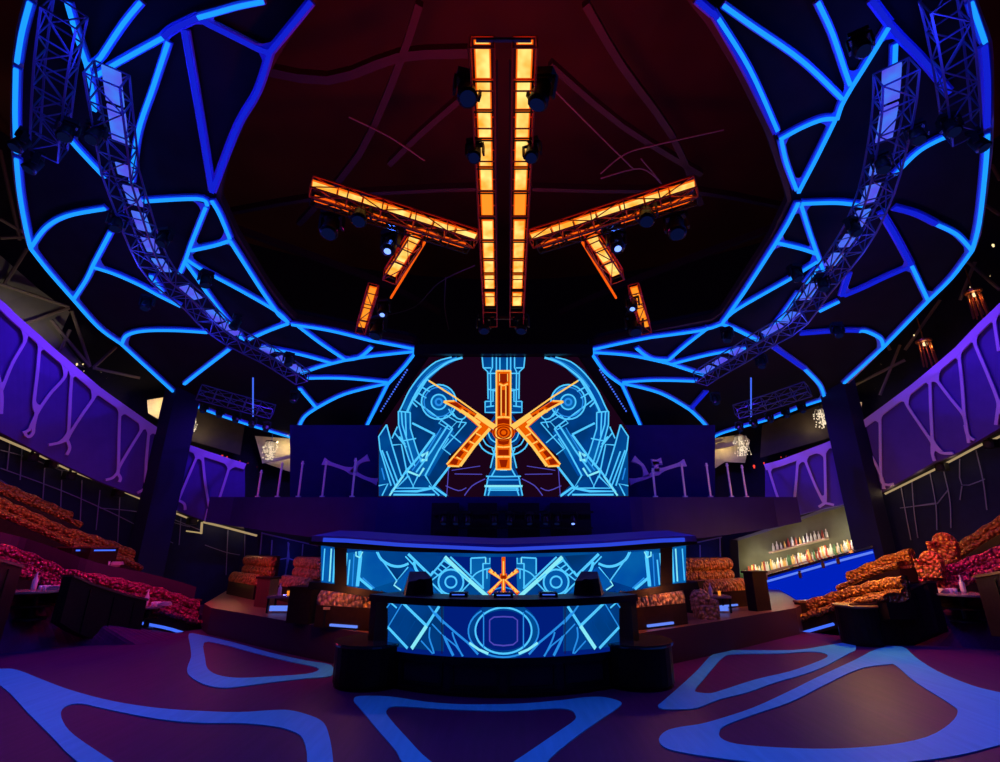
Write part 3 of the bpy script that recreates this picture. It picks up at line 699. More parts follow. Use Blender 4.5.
for q in ([(145,312),(205,318)],[(145,312),(146,380),(168,462),(200,560),(215,592)],[(205,318),(206,400),(236,500),(262,572)],[(160,312),(165,380),(190,462),(228,590)],[(170,462),(235,450)],[(180,312),(185,440)]): L_(q, 1.3)
for q in ([(225,255),(290,150)],[(250,222),(286,245)],[(264,190),(304,212)],[(215,265),(240,290)],[(290,150),(400,222)],[(225,255),(420,400)]): L_(q, 1.4)
L_(circ(350,265,88), 1.5); L_(circ(350,265,75), 1.2, 'scr_line'); L_(circ(350,265,38), 1.5); L_(circ(350,265,16), 2, 'scr_line')
L_([(215,372),(330,430)], 2); L_([(330,430),(250,540),(190,612)], 2.2); L_([(395,385),(315,510),(235,622)], 1.6); L_([(420,400),(350,510),(280,640)], 1.6); L_([(405,590),(320,700)], 2.2)
L_([(362,395),(300,500),(215,612)], 1.1, 'scr_line')
for q in ([(388,332),(350,372),(405,405),(442,365),(388,332)],[(490,370),(430,440),(375,500)],[(410,430),(462,472)],[(400,450),(368,500),(410,532)],[(440,365),(490,370)],[(470,350),(450,395)],[(430,340),(410,320),(400,300)]): L_(q, 1.1)
L_([(415,310),(440,345),(470,352),(490,335)], 1.3, sm=3)
for q in ([(85,380),(45,440),(52,505),(108,690)],[(85,380),(112,482),(160,640)],[(110,484),(160,480),(192,640)],[(62,510),(130,692)],[(85,515),(145,680)],[(125,420),(185,495)],[(112,450),(140,390)],[(150,440),(180,480)]): L_(q, 1.3)
L_([(195,602),(110,718),(240,718),(330,700),(390,742)], 2.2); L_([(195,640),(135,702),(225,702),(195,640)], 1.6); L_([(245,638),(215,702),(320,702),(283,640)], 1.5)
L_([(300,690),(352,740)], 1.4); L_([(100,740),(170,640)], 1.6, 'scr_bright'); L_([(45,690),(92,680),(62,740)], 1.3); L_([(180,612),(250,640),(275,600)], 2, 'scr_bright'); L_([(120,735),(330,735)], 1.6)
L_([(60,600),(75,660)], 1.2, 'scr_line'); L_([(262,540),(292,520),(285,560),(262,560)], 3, 'scr_bright')
L_([(400,600),(390,742)], .8, 'scr_violet'); L_([(430,630),(570,632)], .8, 'scr_violet'); L_([(480,740),(520,690),(585,655)], 1., 'scr_violet', sm=3); L_([(385,690),(450,715),(490,700)], .9, 'scr_violet', sm=3); L_([(415,612),(560,590)], .7, 'scr_violet')
# central column
P_([(570,38),(575,90),(598,112),(600,250),(585,262),(585,318),(640,330),(640,480),(620,600),(600,640),(582,742),(680,742),(680,38)], 'scr_blue2', .011)
P_([(640,320),(600,380),(590,450),(610,480),(660,500),(680,420)], 'scr_blue', .0125)
for q in ([(570,38),(575,90),(598,112),(600,250)],[(622,38),(622,90),(612,112),(614,290)],[(642,38),(642,110)],[(660,40),(660,110)],[(575,92),(615,92)],[(585,262),(625,262),(625,200),(640,200)],[(585,262),(585,318),(640,318)],[(590,290),(630,285)],[(645,110),(680,110)],
          [(600,120),(645,120)],[(600,200),(645,210)],[(590,642),(680,644)],[(602,702),(680,702)],[(582,740),(602,642)],[(600,740),(612,702)],[(640,600),(618,640)],[(660,610),(680,610)],[(640,480),(612,600)],[(620,500),(645,560)],[(600,712),(680,712)]): L_(q, 1.3)
L_([(545,450),(570,500),(620,530),(650,520)], 1.4, sm=3); L_([(565,430),(590,480),(630,500)], 1.2, sm=3); L_([(600,420),(615,455),(650,475)], 1.2, sm=3)
L_([(582,692),(680,692)], 2., 'scr_bright'); L_([(592,660),(680,660)], 1.4, 'scr_line')
# orange star
P_([(375,262),(430,258),(645,392),(605,405),(560,400),(480,332)], 'scr_orange', .03)
P_([(545,392),(388,578),(398,592),(455,594),(605,402)], 'scr_orange', .03)
for q in ([(400,270),(440,268),(470,292),(440,298)],[(476,300),(500,312),(490,330),(470,318)],[(512,322),(534,336),(524,350),(505,338)]): P_(q, 'scr_red', .034)
for q in ([(405,578),(425,550),(450,560),(440,585)],[(430,540),(455,505),(478,520),(455,550)],[(478,490),(495,470),(510,480),(492,505)],[(500,455),(530,415),(545,425),(518,465)]): P_(q, 'scr_red', .034)
L_([(300,158),(430,240),(540,318),(645,390)], 1.6, 'scr_yellow', .036); L_([(375,264),(440,298),(520,352),(565,395)], 2., 'scr_yellow', .036); L_([(560,392),(470,490),(390,582)], 1.6, 'scr_yellow', .036); L_([(610,400),(530,490),(458,590)], 3., 'scr_yellow', .036); L_([(395,590),(455,592)], 1.6, 'scr_yellow', .036)
L_([(540,330),(600,372),(640,400)], 5, 'scr_yellow', .037); L_([(375,262),(430,260)], 1.4, 'scr_yellow', .036); L_([(470,310),(560,372)], 2.2, 'scr_yellow', .036)
for x in (470,500,535): L_([(x,285+(x-440)*.62),(x-14,300+(x-440)*.62)], 1.5, 'scr_yellow', .037)
for i in range(4): L_([(440+i*33,545-i*40),(465+i*33,558-i*40)], 1.3, 'scr_yellow', .037)
L_([(612,385),(650,350),(680,340)], 2.5, 'scr_red', .031); L_([(600,400),(640,430),(680,450)], 3, 'scr_red', .031)
def Z_(L, w=1.2, m='scr_yellow', l=.05, sm=1): both(art.ribbon, SCR, [(360+x/3.571, 340+y/3.571) for x, y in L], w, .006, l, 0, ix[m], sm, True)
both(art.poly, SCR, [(360+x/3.571, 340+y/3.571) for x, y in [(487,112),(513,112),(513,464),(487,464)]], .04, ix['scr_orange'])
for q in ([(495,122),(513,122),(513,158),(495,150)],[(494,165),(502,165),(502,272),(494,272)],[(507,180),(513,180),(513,262),(507,262)],[(492,285),(513,282),(513,298),(492,302)],[(492,358),(513,360),(513,376),(495,372)],[(494,392),(513,392),(513,412),(494,412)],[(497,428),(513,428),(513,455),(503,455)]): both(art.poly, SCR, [(360+x/3.571, 340+y/3.571) for x, y in q], .043, ix['scr_red'])
Z_([(487,112),(487,464)], 1.6); Z_([(487,112),(512,112)], 1.6); Z_([(487,463),(512,463)], 1.4); Z_([(497,158),(512,165)], 1.3); Z_([(504,165),(504,272)], 1.1); Z_([(490,278),(512,276)], 1.6); Z_([(490,350),(512,352)], 1.6); Z_([(490,382),(512,384)], 1.4); Z_([(490,418),(512,418)], 1.6); Z_([(498,122),(498,150)], .8)
art.poly(SCR, [(360+x/3.571, 340+y/3.571) for x, y in circ(513,332,40,28,30)[:-1]], .045, ix['scr_orange'])
art.ribbon(SCR, [(360+x/3.571, 340+y/3.571) for x, y in circ(513,332,36,28,27)], 1.1, .006, .055, 0, ix['scr_red'], 1, True)
art.ribbon(SCR, [(360+x/3.571, 340+y/3.571) for x, y in circ(513,332,24,24,20)], 1.2, .006, .055, 0, ix['scr_red'], 1, True)
art.ribbon(SCR, [(360+x/3.571, 340+y/3.571) for x, y in circ(513,332,12,16,11)], 1.6, .006, .055, 0, ix['scr_red'], 1, True)
# blue glow star of halo lines behind
art.build('screen_picture', SM, sc)
# slanted black panels with dotted leds, left and right of the screen
for f_, nm in ((lambda p: p, 'left'), (mir, 'right')):
    t = thing('side_panel', 'black slanted panel with a dotted light line beside the large screen, %s side' % nm, 'panel')
    b = MB(); q = f_([(419,347),(428,357),(378,432),(366,428)]); b.poly(lambda u, v: pln(u, v, 9.9, .243), q); p = [pln(*c_, 9.9, .243) for c_ in q]
    b = MB(); b.slab([p[0], p[3]], [p[1], p[2]], (0, 0, .3)); b.build('panel', 'ceiling_black', t)
    b = MB(); 
    for i in range(18):
        c_ = f_([(lerp(407, 381, i/17), lerp(370, 411, i/17))])[0]; b.box(pln(*c_, 9.8, .243), (.05, .05, .05))
    o = b.build('light_dots', 'led_violetblue', t); o['kind'] = 'stuff'
# glass rail posts and purple bones on the mezzanine
PM = Y(14.6)
for u, v, h in ((256,470,1),(276,462,1),(297,461,1),(321,461,1),(351,458,1),(656.5,468,1),(686.5,463,1),(712,463,1),(733,463,1),(748,465,1)):
    p = slp(u, 497); z1 = zat(p.x, p.y+.1, v)
    b = MB(); b.box((p.x, p.y+.1, (p.z+z1)/2), (.05, .05, z1-p.z)); b.box((p.x, p.y+.1, p.z+.02), (.12, .12, .04)); b.box((p.x, p.y+.1, z1-.08), (.08, .06, .05))
    tag(b.build('rail_post', 'rail_paint'), 'slim metal glass-rail post on the mezzanine %s of the large screen' % ('left' if u < 500 else 'right'), 'rail post', 'glass-rail posts %s of the large screen' % ('left' if u < 500 else 'right'))
for q, nm in (([[(324,461.6),(340,467),(352,471)],[(352,471),(365,478),(378,482)],[(369,458),(358,464),(354,473)]], 'left'), ([[(684.5,463),(668,468),(656.7,472)],[(656.7,472),(645,478),(629,482)],[(632.6,459),(642,466),(646,477)],[(656,472),(655,462)],[(651,463),(661,461.6)]], 'right')):
    t = thing('wall_web', 'purple bone-shaped trim on the mezzanine wall just %s of the large screen' % nm, 'wall trim')
    for s_ in q:
        b = MB(); b.ribbon(Y(17.5), s_, .12, .1, flare=1.2); b.build('bone', 'web_paint', t)

# chandeliers and lit alcoves
def chandelier(u, v, Sf, label, s=1.):
    p = Sf(u, v); t = thing('chandelier', label, 'chandelier', p)
    b = MB(); b.lathe((0, 0, .55*s), [(.30*s, 0), (.32*s, .04), (.05, .08)], 16); b.bar((0, 0, .6*s), (0, 0, 1.0*s), .015); b.build('canopy', 'chrome', t)
    b = MB()
    for i in range(90):
        a = random.uniform(0, 2*PI); r = random.uniform(0, .42)*s; z = random.uniform(-.45, .4)*s*(1-.3*r)
        b.box((r*math.cos(a), r*math.sin(a), z), (.03, .03, .045), a)
        if i % 5 == 0: b.bar((r*math.cos(a), r*math.sin(a), z), (r*math.cos(a)*.7, r*math.sin(a)*.7, .55*s), .004)
    o = b.build('crystal', 'crystal_glow', t); o['kind'] = 'stuff'
CH = K(1.02)
chandelier(270,452,CH,'sparkling crystal chandelier in the lit alcove left of the mezzanine', .8)
chandelier(742,447,CH,'sparkling crystal chandelier in the lit alcove right of the mezzanine', .85)
chandelier(822.5,420,CH,'sparkling crystal chandelier beside the right column', .75)
chandelier(190,425,CH,'small crystal chandelier just right of the left column', .6)
def alcove(name_n, q, lampuv, e, m='beige'):
    Sf = K(1.10); b = MB(); b.poly(Sf, q); struct(b.build('wall_alcove_%s' % name_n, m))
    p = cyl(*lampuv, 1.06); lamp('POINT', p, (1, .75, .4), e, size=.1)
alcove('left', [(147,400),(172,396),(170,426),(148,413)], (160,405), 30)
alcove('mid_left', [(255,436),(312,440),(307,469),(290,472),(262,462)], (286,447), 16)
alcove('mid_right', [(698,441),(742,434),(750,440),(745,463),(725,462),(700,478)], (722,447), 16)
alcove('right', [(847,402),(862,402),(860,420),(852,420)], (853,408), 12)
alcove('column_left', [(186,405),(215,414),(245,425),(240,455),(188,440)], (200,432), 9, 'dark_brown')
alcove('column_right', [(800,412),(834,400),(836,436),(760,458),(762,425)], (812,425), 9, 'dark_brown')
# dark ceiling recess forms in the alcoves
for q, nm in (([(262,462),(285,458),(305,452),(309,444)], 'left'), ([(699,449),(720,447),(738,443),(700,447),(722,440)], 'right')):
    b = MB(); b.ribbon(K(1.06), q, .14, .1); tag(b.build('curved_bulkhead', 'beige'), 'curved cream bulkhead in the %s lit alcove' % nm, 'bulkhead')
# pendants above the right balcony
def pendant(u, v, label, s=1.):
    p = cyl(u, v, 1.03); t = thing('pendant_lamp', label, 'pendant lamp', p)
    b = MB(); b.lathe((0, 0, .45*s), [(.28*s, 0), (.28*s, .08*s), (.1*s, .14*s)], 16); b.bar((0, 0, .5*s), (0, 0, 1.6*s), .02); b.build('canopy', 'copper', t)
    b = MB()
    for i in range(9): a = 2*PI*i/9; b.bar((.2*s*math.cos(a), .2*s*math.sin(a), .42*s), (.24*s*math.cos(a), .24*s*math.sin(a), -.6*s), .028*s)
    b.build('glass_tube', 'amber_lamp' if False else 'copper', t)
    b = MB(); b.lathe((0, 0, .3*s), [(.08*s, 0), (.09*s, .08*s), (.03*s, .14*s)], 10); b.build('bulb', 'warm_lamp', t)
    lamp('POINT', p+V((0, 0, .2)), (1, .4, .12), 6, size=.05)
pendant(927,352,'copper tube pendant lamp above the right balcony, nearer the column', .9)
pendant(977,303,'copper tube pendant lamp above the right balcony, nearer the photo edge', .9)
# tiny lamps
def bulbs(pts, k, m, r, label, group, name='small_lamp'):
    for u, v in pts:
        b = MB(); r = r*.6; b.lathe((0, 0, -r), [(r*.6, 0), (r, r*.6), (r, r*1.3), (r*.6, 2*r)], 8); b.lathe((0, 0, -2*r), [(r*.7, 0), (r*.7, r)], 8)
        tag(b.build(name, m, loc=cyl(u, v, k)), label, 'lamp', group)
bulbs([(77,364),(83,364),(84,371),(101,372),(107,378),(57,353),(130,412),(121,399)], 1.02, 'warm_lamp', .05, 'tiny warm lamp above the left balcony rail', 'tiny warm lamps above the left balcony rail')
bulbs([(31,332),(34,335),(38,338),(42,341),(46,344),(94,384),(97,386)], .95, 'red_lamp', .07, 'small red candle lamp on the left balcony rail beside the photo edge', 'red candle lamps on the left balcony rail', 'candle_lamp')
bulbs([(222,456),(227,457),(240,461),(248,463),(257,467),(262,468)], .95, 'red_lamp', .08, 'small red candle lamp on the balcony rail right of the left column', 'red candle lamps right of the left column', 'candle_lamp')
bulbs([(754,466),(764,463),(781,457),(786,456),(801,450),(806,449)], .95, 'red_lamp', .08, 'small red candle lamp on the balcony rail left of the right column', 'red candle lamps left of the right column', 'candle_lamp')
bulbs([(993,245),(914,335),(970,287),(990,276),(881,364),(875,389),(962,340),(966,268),(866,417)], 1.02, 'warm_lamp', .06, 'tiny warm lamp above the right balcony rail', 'tiny warm lamps above the right balcony rail')
# columns
for uv, nm, k in (([(181,392),(162,500)], 'left', .91), ([(838,392),(866,512)], 'right', .91)):
    b = MB(); base = cyl(uv[1][0], uv[1][1], k); topp = cyl(uv[0][0], uv[0][1], k)
    x, y = (base.x+topp.x)/2, (base.y+topp.y)/2
    rz = math.atan2(y-EC, x)
    b.box((x, y, 5.0), (.75, .95, 10.0), rz); b.box((x, y, .25), (.9, 1.1, .5), rz); b.box((x, y, 9.9), (.9, 1.1, .25), rz)
    struct(b.build('wall_column_'+nm, 'column_navy'))
for u, v, k in ((31,457,.96),(52,464,.96),(69,476,.96),(118,493,.96),(192,521,.96),(942,467,.96),(991,444,.96)):
    p = cyl(u, v, k); t = thing('wall_speaker', 'small black speaker on the cove ledge under the %s balcony' % ('left' if u < 500 else 'right'), 'speaker', p, math.atan2(p.y-EC, p.x)+PI/2, 'cove speakers under the %s balcony' % ('left' if u < 500 else 'right'))
    b = MB(); b.box((0, 0, 0), (.30, .24, .26)); b.box((0, 0, .18), (.06, .06, .12)); b.build('cabinet', 'black_metal', t)
    b = MB(); b.lathe((0, .12, 0), [(.09, 0), (.10, .02)], 12, 0, (0, 1, 0)); b.build('grille', 'dark_paint', t)

# line pattern on the lower walls
LP = K(.992)
def lines(strs, nm):
    b = MB()
    for s_ in strs: b.ribbon(LP, s_, .028, .02, sm=3)
    struct(b.build(nm, 'line_metal'))
lines([[(0,450),(30,458),(60,470),(110,478),(150,505)],[(10,440),(7,470)],[(22,448),(20,480)],[(45,462),(42,510)],[(62,470),(60,520)],[(82,480),(80,525)],[(100,490),(96,530)],[(0,468),(60,490),(110,512),(150,532),(173,543)],[(120,494),(117,555)],[(145,503),(142,560)],[(165,510),(163,568)],[(0,480),(40,505),(70,520)],[(100,508),(140,512),(165,520),(190,527)],[(181,518),(179,545)],[(228,530),(226,575)],[(245,534),(244,582)],[(205,545),(225,552),(240,555)],[(150,510),(200,530)]], 'trim_13')
lines([[(901,487),(907,520),(911,540)],[(912,482),(914,510),(918,538)],[(930,473),(936,505),(937,530)],[(943,468),(950,500),(951,528)],[(960,459),(962,485),(985,479)],[(976,450),(983,480),(987,510)],[(900,508),(935,504)],[(915,506),(935,503)],[(937,504),(948,490)],[(962,486),(960,500)]], 'trim_14')
# patterned glass panels beside the bar wall
def pat(q, strs, nm, label):
    t = thing('patterned_panel', label, 'wall panel'); SP = K(.86)
    b = MB(); p = [SP(*c_) for c_ in q]; d = V((0, .1, 0)); b.slab([p[0], p[3]], [p[1], p[2]], d); b.build('panel', 'wall_navy', t)
    b = MB()
    for s_ in strs: b.ribbon(K(.855), s_, .045, .03, sm=1)
    b.build('metal_lines', 'line_metal', t)
pat([(258,534),(321,545),(320,588),(259,580)], [[(262,532),(258,577)],[(272,540),(270,578)],[(289,543),(285,580)],[(303,544),(300,582)],[(260,556),(270,561),(288,558),(301,563),(316,558)],[(288,542),(289,558),(284,580)],[(262,533),(318,546)]], 'a', 'navy panel with thin angular metal lines left of the LED wall behind the booth')
pat([(684,545),(722,536),(724,590),(686,594)], [[(700,545),(701,585)],[(720,537),(721,585)],[(685,565),(701,570),(720,564)],[(686,545),(722,537)]], 'b', 'navy panel with thin angular metal lines between the LED wall and the bar')

# ================================================================ BAR AT THE RIGHT
t = thing('back_bar', 'grey-green lit back bar niche with shelves at the right', 'back bar')
BK = K(.975)
niche = [(733,540),(780,526),(822,512),(867,500),(871,552),(822,565),(780,578),(735,590)]
b = MB(); b.poly(BK, niche); A = [BK(*p) for p in niche[:4]]; B = [BK(*p) for p in niche[:3:-1]]
b = MB(); b.slab(A, B, (0, .15, 0)); b.build('back_panel', 'bar_back', t)
def shelf(pts, nm, m='table_top', w=.5):
    b = MB(); f = [cyl(u, v, .965) for u, v in pts]; out_ = [V((p.x, p.y-EC, 0)).normalized() for p in f]
    b.slab([p-o*w for p, o in zip(f, out_)], [p for p in f], (0, 0, -.06)); return b.build(nm, m, t)
shelf([(737,580),(780,568.5),(822,558),(867,547)], 'shelf', w=.35)
shelf([(772,552),(800,545),(829,537.5)], 'shelf', w=.3)
b = MB(); b.ribbon(K(.94), [(772,553),(829,539)], .05, .04); b.build('shelf_light', 'warm_line', t)
b = MB(); b.ribbon(K(.96), [(733,541),(780,526),(822,511),(867,499)], .10, .08, sm=1); b.build('top_rail', 'line_metal', t)
b = MB(); b.ribbon(K(.955), [(867,498),(873,556)], .5, .3); b.build('side_post', 'column_navy', t)
b = MB(); b.ribbon(K(.955), [(734,540),(737,592)], .3, .3); b.build('side_post', 'column_navy', t)
prof = [(.034, 0), (.038, .02), (.038, .15), (.016, .20), (.014, .26), (.017, .27)]
protos = []
for m_ in ('bottle_clear', 'glass_bottle', 'bottle_green', 'bottle_red'):
    b = MB(); b.lathe((0, 0, 0), prof, 8); me = b.build('bottle', m_, None, True).data; bpy.data.objects.remove(COL.objects[-1]); protos.append(me)
def bottle(p, i, label, group, s=1.):
    o = bpy.data.objects.new('bottle', protos[0] if i < 5 else protos[1] if i < 9 else protos[2+i % 2]); COL.objects.link(o); o.location = p; o.scale = (s*1.1, s*1.1, s); tag(o, label, 'bottle', group)
for i in range(74):
    u = 739.5+i*1.72; v = interp([(737,579.5),(780,568),(822,557.5),(867,546.5)], u); p = cyl(u, v, .955)
    bottle(p+V((0, 0, .0)), random.randrange(12), 'bottle in the long row on the lower shelf of the lit back bar', 'bottles on the lower back-bar shelf', random.uniform(.9, 1.5))
for i in range(15):
    u = 774+i*3.8; v = interp([(772,551.5),(800,544.5),(829,537)], u); p = cyl(u, v, .958)
    bottle(p, random.randrange(12), 'bottle on the short upper shelf of the lit back bar', 'bottles on the upper back-bar shelf', random.uniform(.9, 1.3))
t = thing('bar_counter', 'bar counter with a glowing blue front below the bottle shelves', 'bar counter')
b = MB(); KB = .88; tp = [(765,579),(800,569),(835,559),(873,549)]; bt = [(768,618),(800,606),(835,594),(873,578)]
f = [cyl(u, v, KB) for u, v in tp]; g = [V((p.x, p.y, zat(p.x, p.y, q[1]))) for p, q in zip(f, bt)]
b.slab(f, g, (.15, .3, 0)); b.build('front', 'bar_blue', t)
b = MB(); b.slab([p+V((-.1, -.15, .05)) for p in f], [p+V((.3, .8, .05)) for p in f], (0, 0, .07)); b.build('counter_top', 'gloss_top', t)
b = MB(); b.ribbon(K(KB-.008), [(u, v+3) for u, v in tp], .07, .04, sm=1); b.build('light_strip', 'led_white_blue', t)
for u, v in ((766,577),(800,575),(823,565),(838,561)):
    p = cyl(u, v, KB-.03); b = MB(); b.lathe((0, 0, -.10), [(.05, 0), (.06, .16), (.03, .2), (.07, .24)], 10); tag(b.build('condiment_tray', 'wood_brown', loc=p), 'small dark caddy standing on the blue-fronted bar', 'caddy', 'caddies on the bar')

# ================================================================ STAGE PLATFORMS
PZ = .62
def plat(f_, nm):
    fp = f_([(200,628),(207,634),(240,642),(280,652),(330,663),(372,672)])
    F_ = [FLO(*p) for p in fp]; T = [V((p.x, p.y, PZ)) for p in F_]
    back = [V((T[0].x*1.0, 18.5, PZ))]*0
    n = len(T); bk = [V((lerp(T[0].x*1.35, 0, i/(n-1)), 22.8, PZ)) for i in range(n)]
    b = MB(); b.sheet(T, [V((p.x, p.y, 0)) for p in T], 1); b.sheet(bk, T, 0)
    b.sheet([V((T[0].x, T[0].y, PZ)), V((T[0].x, T[0].y, 0))], [V((bk[0].x, bk[0].y, PZ)), V((bk[0].x, bk[0].y, 0))], 1)
    struct(b.build('floor_platform_'+nm, ['platform_wood', 'riser']))
plat(lambda p: p, 'left'); plat(mir, 'right')
# raked side terraces carrying the banquettes (left and right)
def terr(pts_lo, pts_hi, k, nm):
    A = [FLO(*p) for p in pts_lo]; B = [cyl(u, v, k) for u, v in pts_hi]
    n = 24; A = [V(q) for q in resample([tuple(a) for a in A], n)]; B = [V(q) for q in resample([tuple(a) for a in B], n)]
    b = MB(); b.sheet(A, B); struct(b.build('floor_terrace_'+nm, 'floor_wood')); return A, B

def row(label, cat, k, line, h, m, base_h=.0, led=None, seg=26, depth=.62, name='banquette', legs=False, zadj=0., ext=0):
    """banquette following ellipse k, 'line' = where its back top shows; two padded rolls, seat, plinth"""
    t = thing(name, label, cat)
    L = resample(line, seg); P = [cyl(u, v, k)+V((0, 0, zadj)) for u, v in L]
    if ext:                                     # the row runs on round the room beyond the photo, level
        q = P[0] if ext < 0 else P[-1]; a = math.atan2((q.y-EC)/EB, q.x/EA); zz = q.z; more = []
        for j in range(1, 13): aa = a+(j*.04 if q.x < 0 else -j*.04); more.append(V((EA*k*math.cos(aa), EC+EB*k*math.sin(aa), zz)))
        P = more[::-1]+P if ext < 0 else P+more
    P = [V(q) for q in resample([tuple(p) for p in P], max(8, int(sum((b_-a_).length for a_, b_ in zip(P, P[1:]))/.13)))]; seg = len(P)
    inn = [-(V((p.x, p.y-EC, 0)).normalized()) for p in P]
    def off(i, r, z): return P[i]+inn[i]*r+V((0, 0, z))
    def prof(pr, nm, mm, sh=True, closed=True):
        b = MB(); n = len(pr); kk = len(b.v)
        for i in range(seg):
            if sh:
                cr = sum(q[0] for q in pr)/n; cz = sum(q[1] for q in pr)/n; g = (1.06, .93, .80, .93)[i % 4]
                for r, z in pr: b.v.append(tuple(off(i, cr+(r-cr)*g, cz+(z-cz)*g)))
            else:
                for r, z in pr: b.v.append(tuple(off(i, r, z)))
        for i in range(seg-1):
            for j in range(n): b.f.append((kk+i*n+j, kk+i*n+(j+1) % n, kk+(i+1)*n+(j+1) % n, kk+(i+1)*n+j)); b.m.append(0)
        b.f.append(tuple(range(kk, kk+n))); b.m.append(0); b.f.append(tuple(range(kk+(seg-1)*n, kk+seg*n))[::-1]); b.m.append(0)
        return b.build(nm, mm, t, sh)
    def roll(cr, cz, a, c, n=10): return [(cr+a*math.cos(2*PI*j/n), cz+c*math.sin(2*PI*j/n)) for j in range(n)]
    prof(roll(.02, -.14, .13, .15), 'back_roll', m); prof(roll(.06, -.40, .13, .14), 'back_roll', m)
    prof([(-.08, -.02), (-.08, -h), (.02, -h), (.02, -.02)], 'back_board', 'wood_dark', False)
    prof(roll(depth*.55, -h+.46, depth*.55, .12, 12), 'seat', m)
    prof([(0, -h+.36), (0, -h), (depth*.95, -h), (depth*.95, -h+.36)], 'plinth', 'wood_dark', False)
    if led is not None:
        a, c = led; i0, i1 = int(a*(seg-1)), int(c*(seg-1))
        b = MB(); b.tube([off(i, depth+.03, -h+.10) for i in range(i0, i1+1)], .035); b.build('led_strip', 'led_white_blue' if False else 'led_violetblue', t)
    return t, P

# ================================================================ SEATING
def rows_side(f_, sd, r1, r2, k1, k2, h=1.1):
    m1 = 'sofa_pink'
    e_ = -1 if sd == 'left' else 1
    t1, P1 = row(*r1[0], k1, r1[1], h, r1[2], led=r1[3])
    t2, P2 = row(*r2[0], k2, r2[1], 1.0, r2[2])
    n = 40
    Q1 = [V(q) for q in resample([tuple(p) for p in P1], n)]; Q2 = [V(q) for q in resample([tuple(p) for p in P2], n)]
    def inn(p): return -(V((p.x, p.y-EC, 0)).normalized())
    b = MB()
    S0 = [p+inn(p)*(2.2 if sd == 'right' else 1.9)*(.6+.4*min(1, (j if sd == 'left' else 39-j)/14)) for j, p in enumerate(Q1)]; S0 = [V((p.x, p.y, -.02)) for p in S0]
    S1 = [p+inn(p)*.7-V((0, 0, h)) for p in Q1]; S2 = [p-inn(p)*.12-V((0, 0, h)) for p in Q1]
    z2 = [q.z-1.0 for q in Q2]
    S3 = [V((p.x, p.y, z)) for p, z in zip(S2, z2)]; S4 = [p-inn(p)*.12-V((0, 0, 1.0)) for p in Q2]
    S5 = [V((EA*.995*(p.x)/math.hypot(p.x, (p.y-EC)*EA/EB), EC+(p.y-EC)*EA*.995/math.hypot(p.x, (p.y-EC)*EA/EB), p.z+.02)) for p in S4]
    for A, B, m_ in ((S0, S1, 0), (S1, S2, 0), (S2, S3, 1), (S3, S4, 0), (S4, S5, 1)): b.sheet(A, B, m_)
    for e in (0, -1): b.quad([S0[e], S1[e], S2[e], S3[e], S4[e], S5[e], V((S5[e].x, S5[e].y, -.02))])
    struct(b.build('floor_terrace_'+sd, ['floor_wood', 'riser']))
rows_side(None, 'left',
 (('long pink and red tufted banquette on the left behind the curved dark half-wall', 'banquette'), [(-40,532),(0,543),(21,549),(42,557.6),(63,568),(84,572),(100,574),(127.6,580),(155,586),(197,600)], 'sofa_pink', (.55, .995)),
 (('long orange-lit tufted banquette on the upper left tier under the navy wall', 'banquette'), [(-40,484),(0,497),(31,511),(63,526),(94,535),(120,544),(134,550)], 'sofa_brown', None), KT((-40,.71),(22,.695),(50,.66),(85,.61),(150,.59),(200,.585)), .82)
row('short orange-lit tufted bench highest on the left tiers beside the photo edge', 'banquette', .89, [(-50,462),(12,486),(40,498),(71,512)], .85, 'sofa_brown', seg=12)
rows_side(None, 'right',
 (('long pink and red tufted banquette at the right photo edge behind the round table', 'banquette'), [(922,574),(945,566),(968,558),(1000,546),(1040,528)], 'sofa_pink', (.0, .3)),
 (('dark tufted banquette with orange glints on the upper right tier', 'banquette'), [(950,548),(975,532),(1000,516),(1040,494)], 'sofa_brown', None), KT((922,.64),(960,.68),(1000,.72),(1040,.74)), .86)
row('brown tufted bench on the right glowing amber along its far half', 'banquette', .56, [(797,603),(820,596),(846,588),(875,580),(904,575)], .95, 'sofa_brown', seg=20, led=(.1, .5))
row('upper amber-lit tufted bench below the bar on the right', 'banquette', .72, [(848,572),(870,562),(890,554),(911,548)], .9, 'sofa_brown', seg=16)
# amber armchairs
def armchair(u, v, k, rz, label, s=1., m='sofa_brown'):
    p = cyl(u, v, k); t = thing('armchair', label, 'armchair', p, rz)
    b = MB(); b.box((0, -.05, .22*s), (.75*s, .7*s, .44*s)); b.build('seat', m, t)
    b = MB(); b.lathe((0, .28*s, .62*s), [(.30*s, -.06), (.38*s, 0), (.38*s, .10), (.30*s, .16)], 14, 0, (0, 1, .12)); b.build('backrest', m, t, True)
    for x in (-.36, .36):
        b = MB(); b.box((x*s, -.02, .42*s), (.12*s, .66*s, .36*s)); b.bar((x*s, -.34*s, .6*s), (x*s, .3*s, .6*s), .08*s, 0, 8); b.build('armrest', m, t)
    return t
armchair(933, 577, .64, -.9, 'amber-lit tufted armchair at the head of the right pink banquette', .62)
armchair(947, 560, .71, -.9, 'amber-lit armchair with a dark side behind the right pink banquette', .7)

